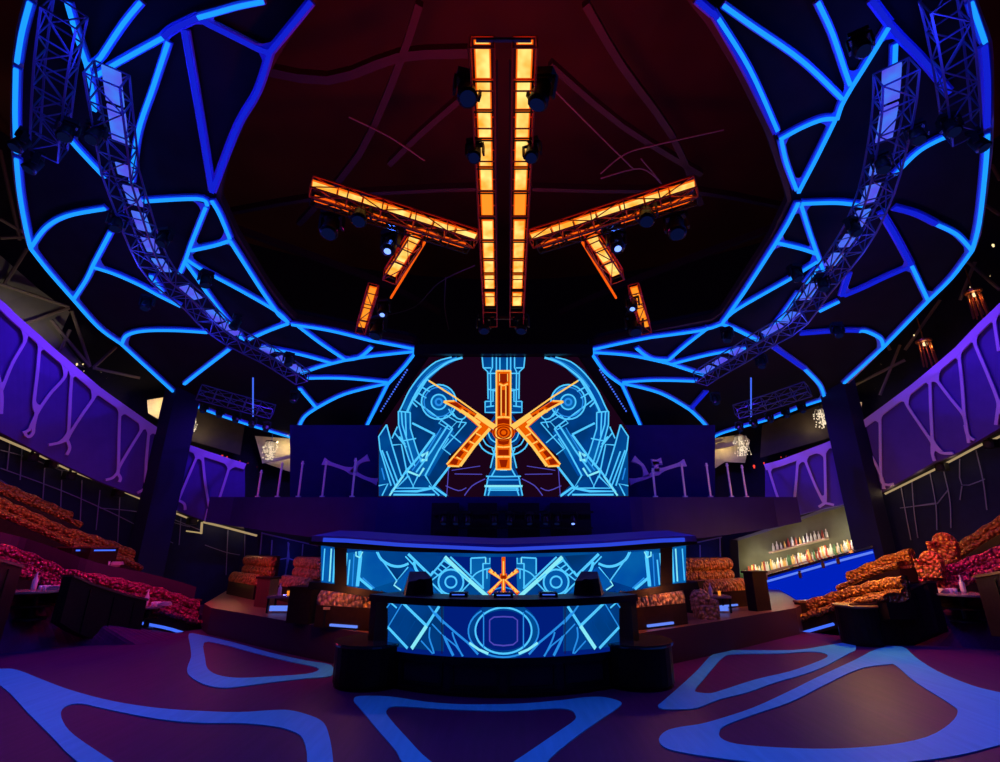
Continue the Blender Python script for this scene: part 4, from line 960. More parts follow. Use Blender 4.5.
def half_wall(label, k, bot, topv, th=.22, lit=None, drop=.05):
    t = thing('half_wall', label, 'half wall')
    n = 20; B = resample(bot, n); Tp = resample(topv, n)
    A = [cyl(u, v, k) for u, v in Tp]; Bt = [cyl(u, v, k) for u, v in B]
    Bt = [V((a.x, a.y, min(b_.z, a.z-.2)-drop)) for a, b_ in zip(A, Bt)]
    out = [(V((p.x, p.y-EC, 0)).normalized()) for p in A]
    b = MB(); A2 = [p+o*th for p, o in zip(A, out)]; B2 = [p+o*th for p, o in zip(Bt, out)]
    b.sheet(A, Bt); b.sheet(B2, A2); b.sheet(Bt, B2); b.quad([A[0], A2[0], B2[0], Bt[0]]); b.quad([A[-1], Bt[-1], B2[-1], A2[-1]])
    b.build('panel', 'wood_dark', t)
    b = MB(); c1 = [p-o*.04 for p, o in zip(A, out)]; c2 = [p+o*(th+.04) for p, o in zip(A, out)]
    b.slab(c1, c2, (0, 0, .05)); b.build('cap', 'wood_brown', t)
    b = MB(); m = [p-o*.02 for p, o in zip(A, out)]
    for i in (5, 11, 16): b.bar(m[i]-V((0, 0, .08)), V((Bt[i].x, Bt[i].y, Bt[i].z))-out[i]*.02, .015)
    b.build('seam', 'black_metal', t)
half_wall('curved dark half-wall in front of the left pink banquette', KT((72,.585),(147,.54)), [(72,618),(85,627),(98,633),(119,638),(147,640)], [(72,577),(90,585),(106,590),(125,596),(147,601)])
half_wall('dark half-wall at the left photo edge', .59, [(-60,660),(0,652),(22,646)], [(-60,548),(0,562),(22,568)])
half_wall('dark end panel closing the right end of the left pink banquette', .585, [(186,628),(201,630)], [(188,600),(201,601)], th=.6)
half_wall('large curved dark half-wall on the right in front of the amber bench', KT((851,.49),(926,.59)), [(851,645),(870,646),(890,643),(926,627)], [(851,606),(875,605),(900,596),(927,583)])
half_wall('dark half-wall at the right photo edge', .60, [(975,630),(1000,632),(1050,640)], [(975,578),(1000,574),(1050,565)])
half_wall('dark end panel at the near end of the brown right bench', .54, [(792,636),(800,637)], [(794,602),(800,603)], th=.6)

p = cyl(866, 646, .50); zt = zat(p.x, p.y-.4, 607); t = thing('round_pod', 'round brown-topped pod ending the large curved half-wall on the right', 'pod', (p.x, p.y+.1, 0))
b = MB(); b.lathe((0, 0, 0), [(.42, 0), (.42, .05), (.43, .06), (.43, zt-.05)], 24); b.build('drum', 'wood_dark', t, False)
b = MB(); b.lathe((0, 0, zt-.05), [(.46, 0), (.47, .03), (.46, .05)], 24); b.build('top', 'wood_brown', t)
def round_table(p, r, h, label, short, items=True):
    t = thing('cocktail_table', label, 'table', p)
    b = MB(); b.lathe((0, 0, h-.05), [(r*.97, 0), (r, .02), (r, .05)], 24); b.build('tabletop', 'table_top', t)
    b = MB(); b.lathe((0, 0, 0), [(r*.55, 0), (r*.55, .04), (.07, .06), (.06, h-.06), (.2, h-.05)], 16); b.build('pedestal', 'black_metal', t)
    b = MB(); b.lathe((0, 0, h*.45), [(r*.7, 0), (r*.7, .03)], 20); b.build('lower_shelf', 'wood_dark', t)
    if items:
        q = p+V((0, 0, h))
        sd = 'left' if p.x < 0 else 'right'
        b = MB(); b.lathe((0, 0, 0), [(.05, 0), (.055, .03), (.055, .22), (.02, .29), (.018, .38), (.022, .39)], 12)
        tag(b.build('bottle', 'glasses', loc=q+V((-.12 if p.x < 0 else .1, 0, 0)), shade=True), 'clear bottle lit pink on the %s' % short, 'bottle')
        for i in range(4):
            b = MB(); b.lathe((0, 0, 0), [(.03, 0), (.032, .01), (.04, .10), (.036, .10), (.03, .015)], 10)
            tag(b.build('tumbler', 'glasses', loc=q+V((.08+.095*(i % 2)-(0 if p.x < 0 else .3), .06-.10*(i//2), 0)), shade=True), 'glass tumbler beside the bottle on the %s' % short, 'glass', 'tumblers on the %s' % short)
        b = MB(); 
        for i in range(5): b.box((0, 0, .01+i*.018), (.26-.01*i, .18, .014), i*.1)
        tag(b.build('menu_stack', 'glasses', loc=q+V((.32 if p.x < 0 else -.32, .1, 0))), 'low pink-lit stack of menus on the %s' % short, 'menus')
    return t
def tab(u, v, k, r, h, label, short): 
    p = cyl(u, v, k); return round_table(p-V((0, 0, h)), r, h, label, short)
tab(38,590,.63,.55,.62,'round table with a bottle at the left photo edge by the blue light strip', 'table at the left photo edge')
tab(103,565,.70,.40,.6,'small table with a bottle above the left pink banquette', 'table above the left pink banquette')
tab(150,606,.555,.32,.55,'small table between the curved half-wall and the left banquette end', 'table at the left banquette end')
tab(960,593,.635,.60,.62,'round table with a bottle before the right pink banquette', 'table before the right pink banquette')
tab(850,606,.60,.34,.55,'small table tucked beside the brown right bench', 'table beside the brown right bench')
# left: low cabinet and dark boxes on the upper tier
for u, v, k, lab in ((80,548,.72,'small dark service box with blue glow between the left tiers'),(98,548,.70,'dark side cabinet beside the second left table')):
    p = cyl(u, v, k); t = thing('service_box', lab, 'cabinet', p-V((0, 0, .5)), math.atan2(p.y-EC, p.x)+PI/2)
    b = MB(); b.box((0, 0, .25), (.8, .5, .5)); b.build('body', 'wood_dark', t)
    b = MB(); b.box((0, .26, .44), (.6, .03, .04)); b.build('light_strip', 'led_violetblue', t)
    b = MB(); b.box((0, 0, .52), (.84, .54, .04)); b.build('top', 'wood_brown', t)

# ---- furniture on the stage platforms
def zon(u, v): return onz(u, v, PZ)
def bench(a, b_, back, label, m='sofa_grey', led=True):
    A, B = zon(*a), zon(*b_); d = (B-A); L = d.length; rz = math.atan2(d.y, d.x)
    t = thing('banquette', label, 'banquette', (A+B)/2, rz)
    for z, r in ((.62, .12), (.86, .13)):
        q = MB(); q.lathe((-L/2, .5, z), [(r*.8, 0), (r, .05), (r, L-.05), (r*.8, L)], 12, 0, (1, 0, 0)); q.build('back_roll', m, t, True)
    q = MB(); q.box((0, .62, .5), (L, .10, 1.0)); q.build('back_board', 'wood_dark', t)
    q = MB(); q.lathe((-L/2, .18, .40), [(.13, 0), (.17, .05), (.17, L-.05), (.13, L)], 12, 0, (1, 0, 0)); q.box((0, .35, .40), (L, .4, .18)); q.build('seat', m, t, True)
    q = MB(); q.box((0, .28, .17), (L*.98, .5, .34)); q.build('plinth', 'wood_dark', t)
    if led: q = MB(); q.box((0, 0, .05), (L*.42, .04, .035)); q.build('led_strip', 'led_white_blue', t)
    t.scale = (1, 1, 1.25)
    return t
bench((312,627),(376,632), 0, 'orange-lit tufted banquette on the stage platform left of the booth')
bench((629,632),(690,624), 0, 'orange-lit tufted banquette on the stage platform right of the booth')
bench((700,611),(752,606), 0, 'orange-lit tufted bench at the far end of the right stage platform', 'sofa_brown', True)
bench((225,594),(252,600), 0, 'dark orange-lit bench at the far end of the left stage platform', 'sofa_brown', False)
bench((275,600),(300,606), 0, 'dim red bench behind the glowing cube on the left platform', 'sofa_grey', False)
def divider(u0, u1, vb, vt, label, m='wood_brown'):
    A, B = zon(u0, vb), zon(u1, vb+ (1.5 if u0 < 500 else -1.5)); z = zat(A.x, A.y, vt); t = thing('divider_wall', label, 'divider', ((A+B)/2))
    d = B-A; rz = math.atan2(d.y, d.x); hh = z-PZ
    b = MB(); b.box((0, 0, hh/2), (d.length, .25, hh), rz); b.build('panel', m, t)
    b = MB(); b.box((0, 0, hh+.02), (d.length+.08, .32, .05), rz); b.build('cap', 'wood_dark', t)
divider(258,271,606,578,'brown divider panel at the left end of the stage platform')
divider(290,312,622,588,'dark rounded divider beside the left platform banquette', 'wood_dark')
divider(753,767,611,573,'dark divider panel at the bar end of the right stage platform', 'wood_dark')
divider(690,702,613,583,'dark divider in the middle of the right stage platform', 'wood_dark')
def cube_table(u, v, label, s=.5, glow='led_white_blue'):
    p = zon(u, v); t = thing('low_table', label, 'table', p)
    b = MB(); b.box((0, 0, .36), (s*1.2, s, .05)); b.build('tabletop', 'table_top', t)
    for x in (-1, 1):
        for y in (-1, 1):
            b = MB(); b.box((x*s*.52, y*s*.42, .17), (.04, .04, .34)); b.build('leg', 'black_metal', t)
    b = MB(); b.box((0, -s*.3, .10), (s*.9, .04, .12)); b.build('light_strip', glow, t)
    return p
tb = []
for u, v, lab in ((281,612,'low table with a blue-white glow near the left divider panel'),(340,626,'low table before the left platform banquette'),(665,622,'low table before the right platform banquette'),(717,612,'low table with a pale glow at the far right of the platform')):
    p = cube_table(u, v, lab, .5)
    b = MB(); b.lathe((0, 0, 0), [(.04, 0), (.045, .02), (.045, .16), (.018, .21), (.016, .28)], 10); tag(b.build('bottle', 'glasses', loc=p+V((-.1, 0, .385))), 'pink-lit bottle standing on the '+lab.split(' near')[0].split(' before')[0].split(' at')[0]+(' by the left divider' if u == 281 else ' left of the booth' if u == 340 else ' right of the booth' if u == 665 else ' at the far right'), 'bottle')
    b = MB(); b.lathe((0, 0, 0), [(.03, 0), (.035, .10), (.03, .10)], 10); tag(b.build('candle', 'amber_lamp', loc=p+V((.12, 0, .385))), 'small amber candle '+('by the left divider' if u == 281 else 'left of the booth' if u == 340 else 'right of the booth' if u == 665 else 'at the far right of the platform'), 'candle')
armchair(0, 0, .5, 0, 'dark armchair on the left platform between the cube table and the banquette', .6, 'sofa_grey').location = zon(302, 618)
armchair(0, 0, .5, 0, 'dark armchair on the right platform between banquette and low tables', .6, 'sofa_grey').location = zon(706, 618)

# ================================================================ DJ BOOTH
bp = FLO(503.5, 698); RB = 3.3; YC = bp.y+RB
def bs(R): return arcsurf(R, YC)
booth = thing('dj_booth', 'curved DJ booth with a blue LED front in the middle of the floor', 'DJ booth')
def bang(u, v, R): p = bs(R)(u, v); return math.asin(max(-1, min(1, p.x/R)))
def barc(R, a0, a1, z0, z1, th, n=24):
    b = MB(); A = [V((R*math.sin(lerp(a0, a1, i/n)), YC-R*math.cos(lerp(a0, a1, i/n)), z0)) for i in range(n+1)]
    B = [p+V((0, 0, z1-z0)) for p in A]; r2 = (R-th)/R
    A2 = [V((p.x*r2, YC+(p.y-YC)*r2, p.z)) for p in A]; B2 = [V((p.x*r2, YC+(p.y-YC)*r2, p.z)) for p in B]
    b.sheet(A, B); b.sheet(B2, A2); b.sheet(B, B2); b.sheet(A2, A); b.quad([A[0], A2[0], B2[0], B[0]]); b.quad([A[-1], B[-1], B2[-1], A2[-1]]); return b
zs0 = zat(0, bp.y, 658); zs1 = zat(0, bp.y, 606)
aS = bang(387, 645, RB)
aP = bang(379, 645, RB)
barc(RB, -abs(aS), abs(aS), zs0, zs1, .12).build('led_front', 'scr_deep', booth)
barc(RB-.06, -abs(aP), abs(aP), 0, zs0-.03, .3).build('base', 'riser', booth)
barc(RB+.02, -abs(aP), abs(aP), zs0-.09, zs0, .25).build('lower_trim', 'black_metal', booth)
barc(RB+.18, -abs(aP)-.04, abs(aP)+.04, zs1, zs1+.11, .75).build('counter_top', 'black_metal', booth)
barc(RB+.0, -abs(aP), abs(aP), 0, .04, .2).build('foot_rail', 'wood_dark', booth)
for s_ in (-1, 1):
    a = s_*abs(aP); b = MB(); b.box((RB*math.sin(a), YC-RB*math.cos(a)+.15, (zs1+.05)/2), (.16, .45, zs1+.05), a); b.build('end_post', 'black_metal', booth)
for s_ in (-1, -.33, .33, 1):   # raised frames on the base
    a = s_*.42; b = MB(); a0, a1 = a-.12, a+.12
    for (x0, x1, z0, z1) in ((a0, a1, .42, .46), (a0, a1, .10, .14), (a0, a0+.015, .10, .46), (a1-.015, a1, .10, .46)):
        q = barc(RB-.03, x0, x1, z0*zs0/.55, z1*zs0/.55, .04, 4); k = len(b.v); b.v += q.v; b.f += [tuple(k+i for i in f) for f in q.f]; b.m += q.m
    b.build('base_frame', 'black_metal', booth)
BA = MB(); BS = bs(RB)
def cb(L): return [(375+x/7.407, 590+y/7.407) for x, y in L]
def BL(L, w=1.4, m='scr_line', l=.012, sm=1, raw=False): p = L if raw else cb(L); both(BA.ribbon, BS, p, w, .004, l, 0, ix[m], sm, True)
def BP(L, m, l=.008): both(BA.poly, BS, cb(L), l, ix[m])
# fine facets so that polygons hug the curve
for u0, u1, m in ((388,444,'scr_blue'),):
    for uu in range(int(u0), int(u1), 4):
        q = [(uu, interp([(387,600),(503,606.5)], uu)), (min(uu+4, u1), interp([(387,600),(503,606.5)], uu+4)), (min(uu+4, u1), interp([(387,646),(503,657)], uu+4)), (uu, interp([(387,646),(503,657)], uu))]
        both(BA.poly, BS, q, .004, ix[m])
BL([(205,90),(385,265)], 2.4, 'scr_cyan'); BL([(385,265),(275,432)], 3.2, 'scr_bright', .014); BL([(100,275),(245,430)], 2.2, 'scr_cyan'); BL([(100,275),(205,100)], 1.1); BL([(100,75),(165,132)], 1.3, 'scr_cyan'); BL([(92,130),(122,92)], 1.1)
BL([(478,120),(385,265)], 2.4, 'scr_cyan'); BL([(395,105),(440,170),(510,250)], 1.5); BL([(450,170),(510,235),(600,315),(690,390),(765,475)], 1.8); BL([(425,250),(510,340),(600,412),(655,488)], 1.1); BL([(345,375),(430,470)], 1.1)
BL([(410,275),(405,350),(430,430),(440,470)], 1.4, sm=3); BL([(575,310),(585,350),(620,430),(652,490)], 1.4, sm=3); BL([(515,342),(540,400),(582,485)], 2.2, 'scr_line', sm=3)
BL([(165,300),(240,170)], .7, 'scr_blue2'); BL([(220,370),(300,230)], .7, 'scr_blue2'); BL([(500,120),(500,470)], .7, 'scr_dark', .02)
BA.ribbon(BS, circ(503.5,630.5,31.5,40,24.5), 7, .002, .006, 0, ix['scr_blue2'], 1, True)
BA.ribbon(BS, circ(503.5,630.5,28,40,23), 1.5, .004, .012, 0, ix['scr_cyan'], 1, True)
BA.ribbon(BS, [(503.5+35*math.cos(t), 631+26*math.sin(t)) for t in [lerp(-.9, PI+.9, i/30) for i in range(31)]], 1.3, .004, .012, 0, ix['scr_line'], 1, True)
BA.ribbon(BS, [(489.7,620),(494,617),(503.5,616.5),(513,617),(517.3,620),(517.3,641),(513,644.5),(503.5,645.5),(494,644.5),(489.7,641),(489.7,620)], 1.1, .004, .012, 0, ix['scr_violet'], 1, True)
BL([(483.7,612),(483.7,648)], 1., raw=True); BL([(700,390),(770,440),(840,470)], 2, 'scr_bright', .013)
BA.build('led_picture', SM, booth)
# drum tables either side
for f_, sd in ((lambda u: u, 'left'), (mu, 'right')):
    c0 = FLO(f_(360), 693); r = .62; c0.y += r; zt = zat(c0.x, c0.y-r, 646)
    t = thing('drum_pedestal', 'dark round pedestal table with a mirror-black top at the %s end of the booth' % sd, 'pedestal table', (c0.x, c0.y, 0))
    b = MB(); b.lathe((0, 0, 0), [(r*.97, 0), (r*.97, .05), (r, .06), (r, zt-.05)], 28); b.build('drum', 'wood_dark', t, False)
    b = MB(); b.lathe((0, 0, zt-.05), [(r+.03, 0), (r+.04, .03), (r+.03, .05)], 28); b.build('top', 'gloss_top', t)
# gear on the counter
zc = zs1+.11
for s_, sd in ((-1, 'left'), (1, 'right')):
    p = V((s_*1.5, YC-math.sqrt((RB-.35)**2-1.5**2), zc)); t = thing('booth_monitor', 'black wedge loudspeaker on the %s end of the booth counter' % sd, 'loudspeaker', p, -s_*.3)
    b = MB(); w, d, h = .24, .20, .36
    vv = [(-w, -d, 0), (w, -d, 0), (w, d, 0), (-w, d, 0), (-w*.85, -d, h*.6), (w*.85, -d, h*.75), (w*.6, d, h), (-w*.6, d, h)]
    b.v = vv; b.f = [(0, 3, 2, 1), (4, 5, 6, 7), (0, 1, 5, 4), (1, 2, 6, 5), (2, 3, 7, 6), (3, 0, 4, 7)]; b.m = [0]*6; b.build('cabinet', 'dark_paint', t)
    b = MB(); b.lathe((0, -d-.01, .15), [(.10, 0), (.11, .015)], 16, 0, (0, -1, 0)); b.build('speaker_cone', 'black_metal', t)
for x, w, lab in ((-.75,.30,'left media player deck on the booth counter'),(0,.32,'mixer in the middle of the booth counter'),(.75,.30,'right media player deck on the booth counter')):
    p = V((x, YC-math.sqrt((RB-.3)**2-x*x), zc)); t = thing('dj_mixer' if x == 0 else 'deck', lab, 'dj gear', p)
    b = MB(); b.box((0, 0, .03), (w, .3, .06)); b.build('case', 'dark_paint', t)
    b = MB(); 
    if x: b.lathe((0, 0, .06), [(.09, 0), (.09, .012)], 20)
    else: 
        for i in range(5): b.box((-.1+i*.05, 0, .065), (.02, .2, .015))
    b.build('jog_wheel' if x else 'fader_strip', 'chrome', t)
    b = MB(); b.box((0, -.152, .035), (w*.7, .006, .015)); b.build('display_strip', 'led_violetblue', t)

# ================================================================ LED WALL BEHIND BOOTH
YW = 11.0
def WS(u, v):      # gently curved wall, far in the middle
    y = YW+.0; d = ray(u, v); yy = YW+1.0*(1-min(1, abs(u-CX)/190)**2)-1.0; return CAM+d*(yy/d.y)
lw = thing('led_backdrop', 'low curved LED wall of glowing blue graphics behind the DJ booth', 'led wall')
topv = [(320,545),(345,548.5),(400,551.5),(503.5,553.5),(607,551.5),(662,548.5),(687,545)]
botv = [(320,583),(345,586.5),(380,592),(430,600),(503.5,604),(577,600),(627,592),(662,586.5),(687,583)]
def strip(u0, u1, name, m, parent, e0=0., e1=0., dep=.12, fwd=0.):
    U = us(u0, u1, max(2, int(abs(u1-u0)/12)+2)); A = [WS(u, interp(topv, u)+e0) for u in U]; B = [WS(u, interp(botv, u)+e1) for u in U]
    A = [p-V((0, fwd, 0)) for p in A]; B = [p-V((0, fwd, 0)) for p in B]
    b = MB(); b.slab(A, B, (0, dep, 0)); return b.build(name, m, parent)
strip(347, 660, 'main_screen', 'scr_blue2', lw); strip(321, 335, 'side_screen', 'scr_mid', lw); strip(672, 686, 'side_screen', 'scr_mid', lw)
strip(335, 347, 'post', 'soffit', lw, -1, 1, .2, .03); strip(660, 672, 'post', 'soffit', lw, -1, 1, .2, .03)
b = MB(); b.ribbon(WS, [(u, interp(botv, u)+3) for u in us(312, 695, 30)], .13, .2, lift=-.02, sm=1); b.build('lower_rail', 'soffit', lw)
b = MB(); b.ribbon(WS, [(u, interp(topv, u)-1.2) for u in us(312, 695, 30)], .06, .15, lift=-.02, sm=1); b.build('upper_rail', 'black_metal', lw)
WA = MB()
def cw(L): return [(315+x/5.263, 535+y/5.263) for x, y in L]
def WL_(L, w=1.3, m='scr_cyan', l=.02, sm=1): both(WA.ribbon, WS, cw(L), w, .004, l, 0, ix[m], sm, True)
def WP(L, m, l=.012): both(WA.poly, WS, cw(L), l, ix[m])
WP([(170,95),(240,85),(225,275),(150,262)], 'scr_mid'); WP([(245,85),(325,92),(430,240),(300,282),(235,225)], 'scr_mid'); WP([(325,92),(350,130),(400,162),(450,165),(490,150),(430,240)], 'scr_blue', .013); WP([(430,240),(495,165),(600,235),(640,300),(450,290),(415,262)], 'scr_mid', .013)
WP([(500,100),(670,110),(605,215)], 'scr_blue', .013); WP([(820,120),(925,120),(925,330),(900,330),(820,230)], 'scr_mid', .013); WP([(680,112),(820,115),(820,215)], 'scr_deep', .0135); WP([(925,115),(998,115),(998,340),(915,330)], 'scr_deep', .0128)
WP(circ(715,247,66,20,66)[:-1], 'scr_mid', .015); WP(circ(715,247,50,20,50)[:-1], 'scr_blue', .016)
for q, w, m in (([(50,72),(38,240)],1.,'scr_cyan'),([(85,72),(75,245)],1.2,'scr_bright'),([(104,75),(94,250)],1.4,'scr_cyan'),([(168,95),(152,258)],1.3,'scr_cyan'),([(182,130),(170,262)],1.2,'scr_cyan'),([(235,85),(238,118),(222,270)],3,'scr_cyan'),([(215,88),(215,110),(238,120)],1.2,'scr_bright'),([(205,100),(195,270)],1.,'scr_line'),
 ([(250,88),(236,118)],1.,'scr_bright'),([(232,228),(300,285)],2.2,'scr_cyan'),([(250,225),(312,280)],1.2,'scr_line'),([(322,90),(430,240),(490,168)],1.2,'scr_cyan'),([(430,240),(415,264),(452,290)],1.2,'scr_bright'),([(490,100),(608,215)],2.4,'scr_cyan'),([(475,112),(520,160)],1.2,'scr_cyan'),([(605,217),(690,118)],1.6,'scr_cyan'),
 ([(590,240),(620,190)],1.2,'scr_cyan'),([(620,190),(652,215)],1.2,'scr_cyan'),([(640,170),(672,196)],1.2,'scr_cyan'),([(655,150),(690,175)],1.2,'scr_cyan'),([(672,130),(712,158)],1.2,'scr_cyan'),([(612,250),(690,328)],1.4,'scr_cyan'),([(740,330),(815,252)],1.2,'scr_cyan'),([(605,245),(715,158),(820,245)],1.2,'scr_cyan'),
 ([(682,115),(800,228),(915,330)],3.4,'scr_bright'),([(712,115),(888,282)],1.6,'scr_cyan'),([(820,122),(898,118)],1.3,'scr_cyan'),([(820,122),(820,205)],1.3,'scr_cyan'),([(882,150),(920,150),(920,120)],1.1,'scr_cyan'),([(884,150),(884,280)],1.4,'scr_cyan'),([(898,118),(898,150)],1.1,'scr_bright'),([(905,180),(905,230)],1.1,'scr_cyan'),([(900,300),(998,270)],1.,'scr_line')):
    WL_(q, w, m)
WL_([(328,92),(350,130),(400,160),(450,165),(492,150)], 2.2, sm=3); WL_([(520,140),(530,180),(560,215),(610,238)], 2.4, sm=3); WL_([(820,230),(850,200),(890,182),(925,175)], 1.2, sm=3); WL_([(905,335),(950,310),(998,300)], 1.4, sm=3)
WL_(circ(715,247,66,24,66), 1.6); WL_(circ(715,247,30,18,30), 1.5)
WL_([(915,185),(985,235),(913,308)], 3.6, 'scr_orange', .035); WL_([(918,190),(983,236),(915,300)], 1.4, 'scr_yellow', .042)
for q in ((925,180),(945,196),(960,210),(925,300),(940,283),(958,262)): WL_([q, (q[0]+10, q[1]+(14 if q[1] < 230 else -14))], 1.5, 'scr_yellow', .045)
WA.ribbon(WS, [(503.5,557),(503.5,594)], 3.6, .004, .035, 0, ix['scr_orange'], 1, True); WA.ribbon(WS, [(503.5,561),(503.5,590)], 1.3, .004, .046, 0, ix['scr_yellow'], 1, True); WA.ribbon(WS, [(500,577),(507,577)], 6, .004, .038, 0, ix['scr_orange'], 1, True); WA.ribbon(WS, [(501,577),(506,577)], 3, .004, .048, 0, ix['scr_red'], 1, True)
WA.build('screen_picture', SM, lw)
# glossy canopy above it
b = MB(); U = us(318, 690, 30); cvt = [(318,541.5),(345,542),(400,545.5),(503.5,549.5),(607,545.5),(662,542),(690,541.5)]
A = [WS(u, interp(cvt, u))+V((0, -.35, 0)) for u in U]
b.slab(A, [p+V((0, 1.6, .14)) for p in A], (0, 0, .10)); tag(b.build('canopy', 'fascia_panel'), 'thin curved glossy canopy over the LED wall behind the booth', 'canopy')
b = MB(); b.ribbon(WS, [(u, interp(cvt, u)-.2) for u in U], .07, .05, lift=.38, sm=1); tag(b.build('canopy_light', 'canopy_blue'), 'blue light strip along the curved canopy edge', 'light strip')
# dark equipment niche in the slab face with stage lights
ni = thing('lighting_bar', 'dark equipment bay set in the mezzanine front above the booth', 'lighting bay')
for a, c in ((432,458),(468,497),(508,540),(550,592)):
    p, q = ony(a, 503, 14.05), ony(c, 541, 14.05); b = MB(); b.box(((p.x+q.x)/2, 14.08, (p.z+q.z)/2), (q.x-p.x, .10, p.z-q.z)); b.build('bay_panel', 'soffit', ni)
b = MB(); b.bar(ony(432,512,13.9), ony(593,512,13.9), .04); b.bar(ony(432,528,13.9), ony(593,528,13.9), .03); b.build('pipe', 'black_metal', ni)
for i, u in enumerate((444,456,468,494,510,529,546,557,573)):
    dup(first if i != 8 else bright, ony(u, 519, 13.7), (0, 0, random.uniform(-.4, .4)), 'small dark stage light in the bay on the mezzanine front' if i != 8 else 'stage light with a lit lens in the mezzanine front bay', 'stage lights in the mezzanine bay', .62)

# ================================================================ LIGHT
w = bpy.data.worlds.new('w'); SC.world = w; w.use_nodes = True; w.node_tree.nodes['Background'].inputs[0].default_value = (.02, .01, .06, 1); w.node_tree.nodes['Background'].inputs[1].default_value = .2
VI = (.17, .04, 1.0)
def rail_lamps(rail, U, e):
    for u in U:
        p = cyl(u, interp(rail, u), KF); i = -(V((p.x, p.y-EC, 0)).normalized())
        lamp('SPOT', p+i*3.2+V((0, 0, 2.2)), VI, e, p-V((0, 0, 1.0)), .03, 95, .8)
rail_lamps(railL, (-70,-10,30,70,105,135,165,190,215,240), 240)
rail_lamps(railR, (1077,1017,977,937,902,872,842,817,792,767), 240)
# dance floor wash: blue-violet from the rig
for x, y, e in ((-5,4.5,230),(0,4.0,180),(5,4.5,230),(-8,8,240),(8,8,240),(-3,7,120),(3,7,120),(-11,10,160),(11,10,160)):
    lamp('SPOT', (x*.7, y+1, 8.2), (.05, .17, 1.0), e*1.9, (x, y, 0), .05, 75, 1.0)
for x, y, e in ((-4.5,3.0,90),(0,2.5,80),(4.5,3.0,90),(-9,7,120),(9,7,120)): lamp('SPOT', (x*.8, y-1, 7.5), (.05, .17, 1.0), e*1.9, (x, y+1.5, 0), .05, 80, 1.0)
for x, y, e in ((-6,8,90),(6,8,90),(0,5,60),(-3,10,50),(3,10,50)):
    lamp('SPOT', (x*.5, y, 8.0), (1.0, .02, .35), e*.16, (x, y, 0), .05, 90, 1.0)
for x, y in ((-2.5, 7), (2.5, 7), (0, 11), (0, 4)): lamp('SPOT', (x, y, 9.6), (1, .02, .015), 150, (x*1.5, y, 17), .1, 150, .6)
lamp('SPOT', cyl(206,560,.7)+V((0, 0, 1.5)), (1.0, .10, .08), 90, FLO(204,632), .03, 16, .6)
lamp('SPOT', FLO(790,650)+V((.4, .5, 4.5)), (.6, .3, 1.0), 110, FLO(795,640), .03, 24, .8)
# platform orange glow
for u, v, e in ((235,590,14),(262,600,12),(322,622,34),(358,624,36),(650,624,36),(684,618,30),(735,598,14)):
    lamp('POINT', zon(u, v+10)+V((0, -.15, .8 if v > 615 else 1.3)), (1, .27, .05), e*.5, size=.04)
for u, v in ((290,552),(703,558)): lamp('POINT', cyl(u, v, .78), (.08, .10, 1), 14, size=.05)  # added blue fill, no fixture, to brighten the two patterned panels
# banquette sparkle lights
for side, rowl, k in (('l', [(0,543),(40,557),(85,572),(130,580),(190,598)], KT((-40,.71),(22,.695),(50,.66),(85,.61),(150,.59),(200,.585))), ('r', [(935,570),(965,558),(1000,546)], KT((922,.64),(960,.68),(1000,.72)))):
    for u, v in rowl:
        p = cyl(u, v, k); i = -(V((p.x, p.y-EC, 0)).normalized()); lamp('POINT', p+i*1.0+V((0, 0, .9)), (1, .03, .14), 26, size=.03)
for u, v, k, c, e in ((0,497,.80,(1,.24,.03),11),(40,515,.80,(1,.24,.03),11),(85,532,.80,(1,.2,.03),9),(30,490,.87,(1,.3,.05),7),(860,566,.72,(1,.44,.03),32),(895,552,.72,(1,.46,.03),48),(870,582,.56,(1,.46,.03),52),(895,576,.56,(1,.46,.03),60),(815,598,.56,(1,.1,.05),12),(935,560,.64,(1,.4,.05),22),(975,532,.80,(1,.12,.06),16)):
    p = cyl(u, v, k); i = -(V((p.x, p.y-EC, 0)).normalized()); lamp('POINT', p+i*.9+V((0, 0, .7)), c, e*1.1, size=.03)
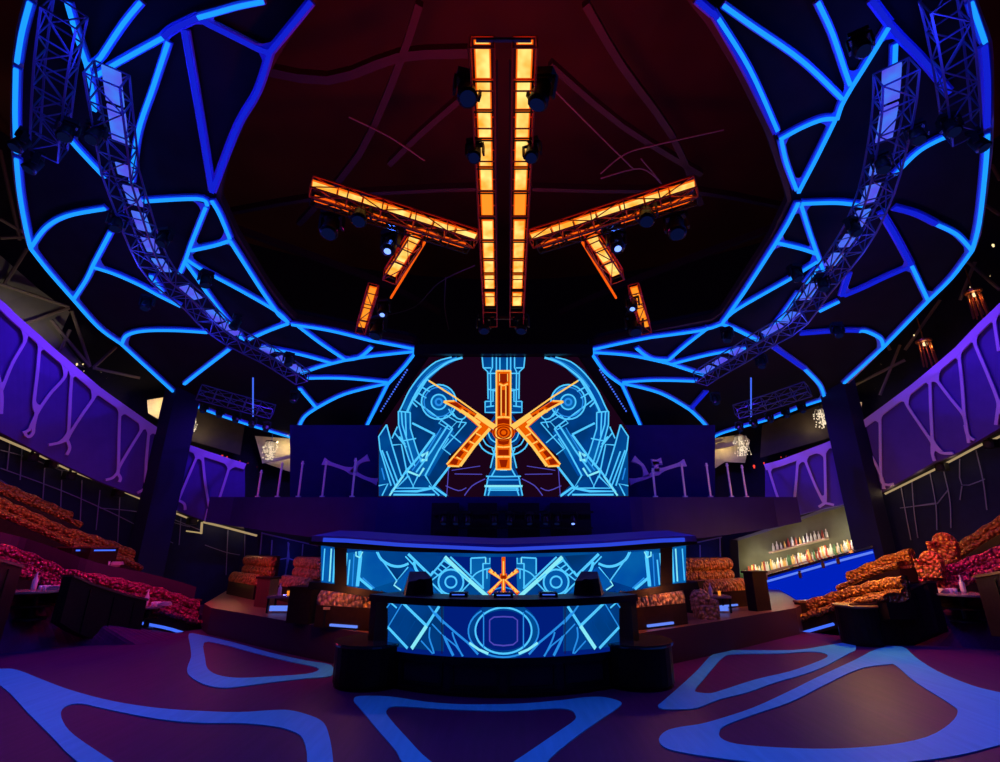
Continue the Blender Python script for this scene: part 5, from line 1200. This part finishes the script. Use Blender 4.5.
# warm wash from coves
for u in (20,60,100,140,175): p = cyl(u, interp(coveL, u), .955); lamp('POINT', p, (1, .7, .35), 1.6, size=.04)
for u in (215,240): p = cyl(u, interp(coveL, u), .955); lamp('POINT', p, (1, .7, .35), 6, size=.04)
for u in (895,925,955,985): p = cyl(u, interp(coveR, u), .955); lamp('POINT', p-V((0, 0, .1)), (1, .7, .35), 3, size=.04)
for u, v in ((760,552),(800,540),(845,527)): lamp('POINT', cyl(u, v, .925), (1, .93, .68), 9, size=.08)
for u, v in ((750,569),(775,563),(800,557),(825,551),(850,544)): lamp('POINT', cyl(u, v, .935)+V((0, 0, .2)), (1, .85, .5), 8, size=.05)
lamp('POINT', cyl(178,582,.80), (1, .5, .1), 6, size=.05); lamp('POINT', cyl(925,540,.85), (1, .5, .1), 8, size=.05)
lamp('SPOT', cyl(20,330,1.02)+V((0,0,-.3)), (1, .85, .6), 60, cyl(25,285,1.12), .1, 110, .6)
for x in (-8, -3, 3, 8): lamp('POINT', (x, 12.6-abs(x)*.1, 4.6), (.14, .04, 1.0), 55, size=.1)
for x in (-5, 5): lamp('POINT', (x*1.4, 16.0, 6.6), (.2, .05, 1.0), 25, size=.1)
for x in (-4, -1.5, 1.5, 4): lamp('POINT', (x, 10.0, 2.9), (.06, .08, 1.0), 10, size=.05)
for f_ in (lambda u: u, mu):
    for u, v in ((70,60),(60,200),(120,290),(200,350),(150,120),(250,250),(330,370)): lamp('POINT', pln(f_(u), v, 8.3, .235), (.03, .06, 1.0), 45, size=.1)  # unseen blue points added to brighten the ring bones and trusses

# ================================================================ CAMERA AND VIEW
cd = bpy.data.cameras.new('camera'); cam = bpy.data.objects.new('camera', cd); COL.objects.link(cam)
cam.location = CAM; cam.rotation_euler = (PI/2+TH, 0, 0)
cd.sensor_width = 36; cd.lens = F/1000*36; cd.shift_x = -.0035; cd.clip_start = .05; cd.clip_end = 200
SC.camera = cam
SC.view_settings.view_transform = 'Standard'; SC.view_settings.look = 'None'; SC.view_settings.exposure = 0; SC.view_settings.gamma = 1; SC.view_settings.use_curve_mapping = False
SC.cycles.use_denoising = True
SC.cycles.max_bounces = 5; SC.cycles.diffuse_bounces = 2; SC.cycles.glossy_bounces = 3; SC.cycles.sample_clamp_indirect = 3
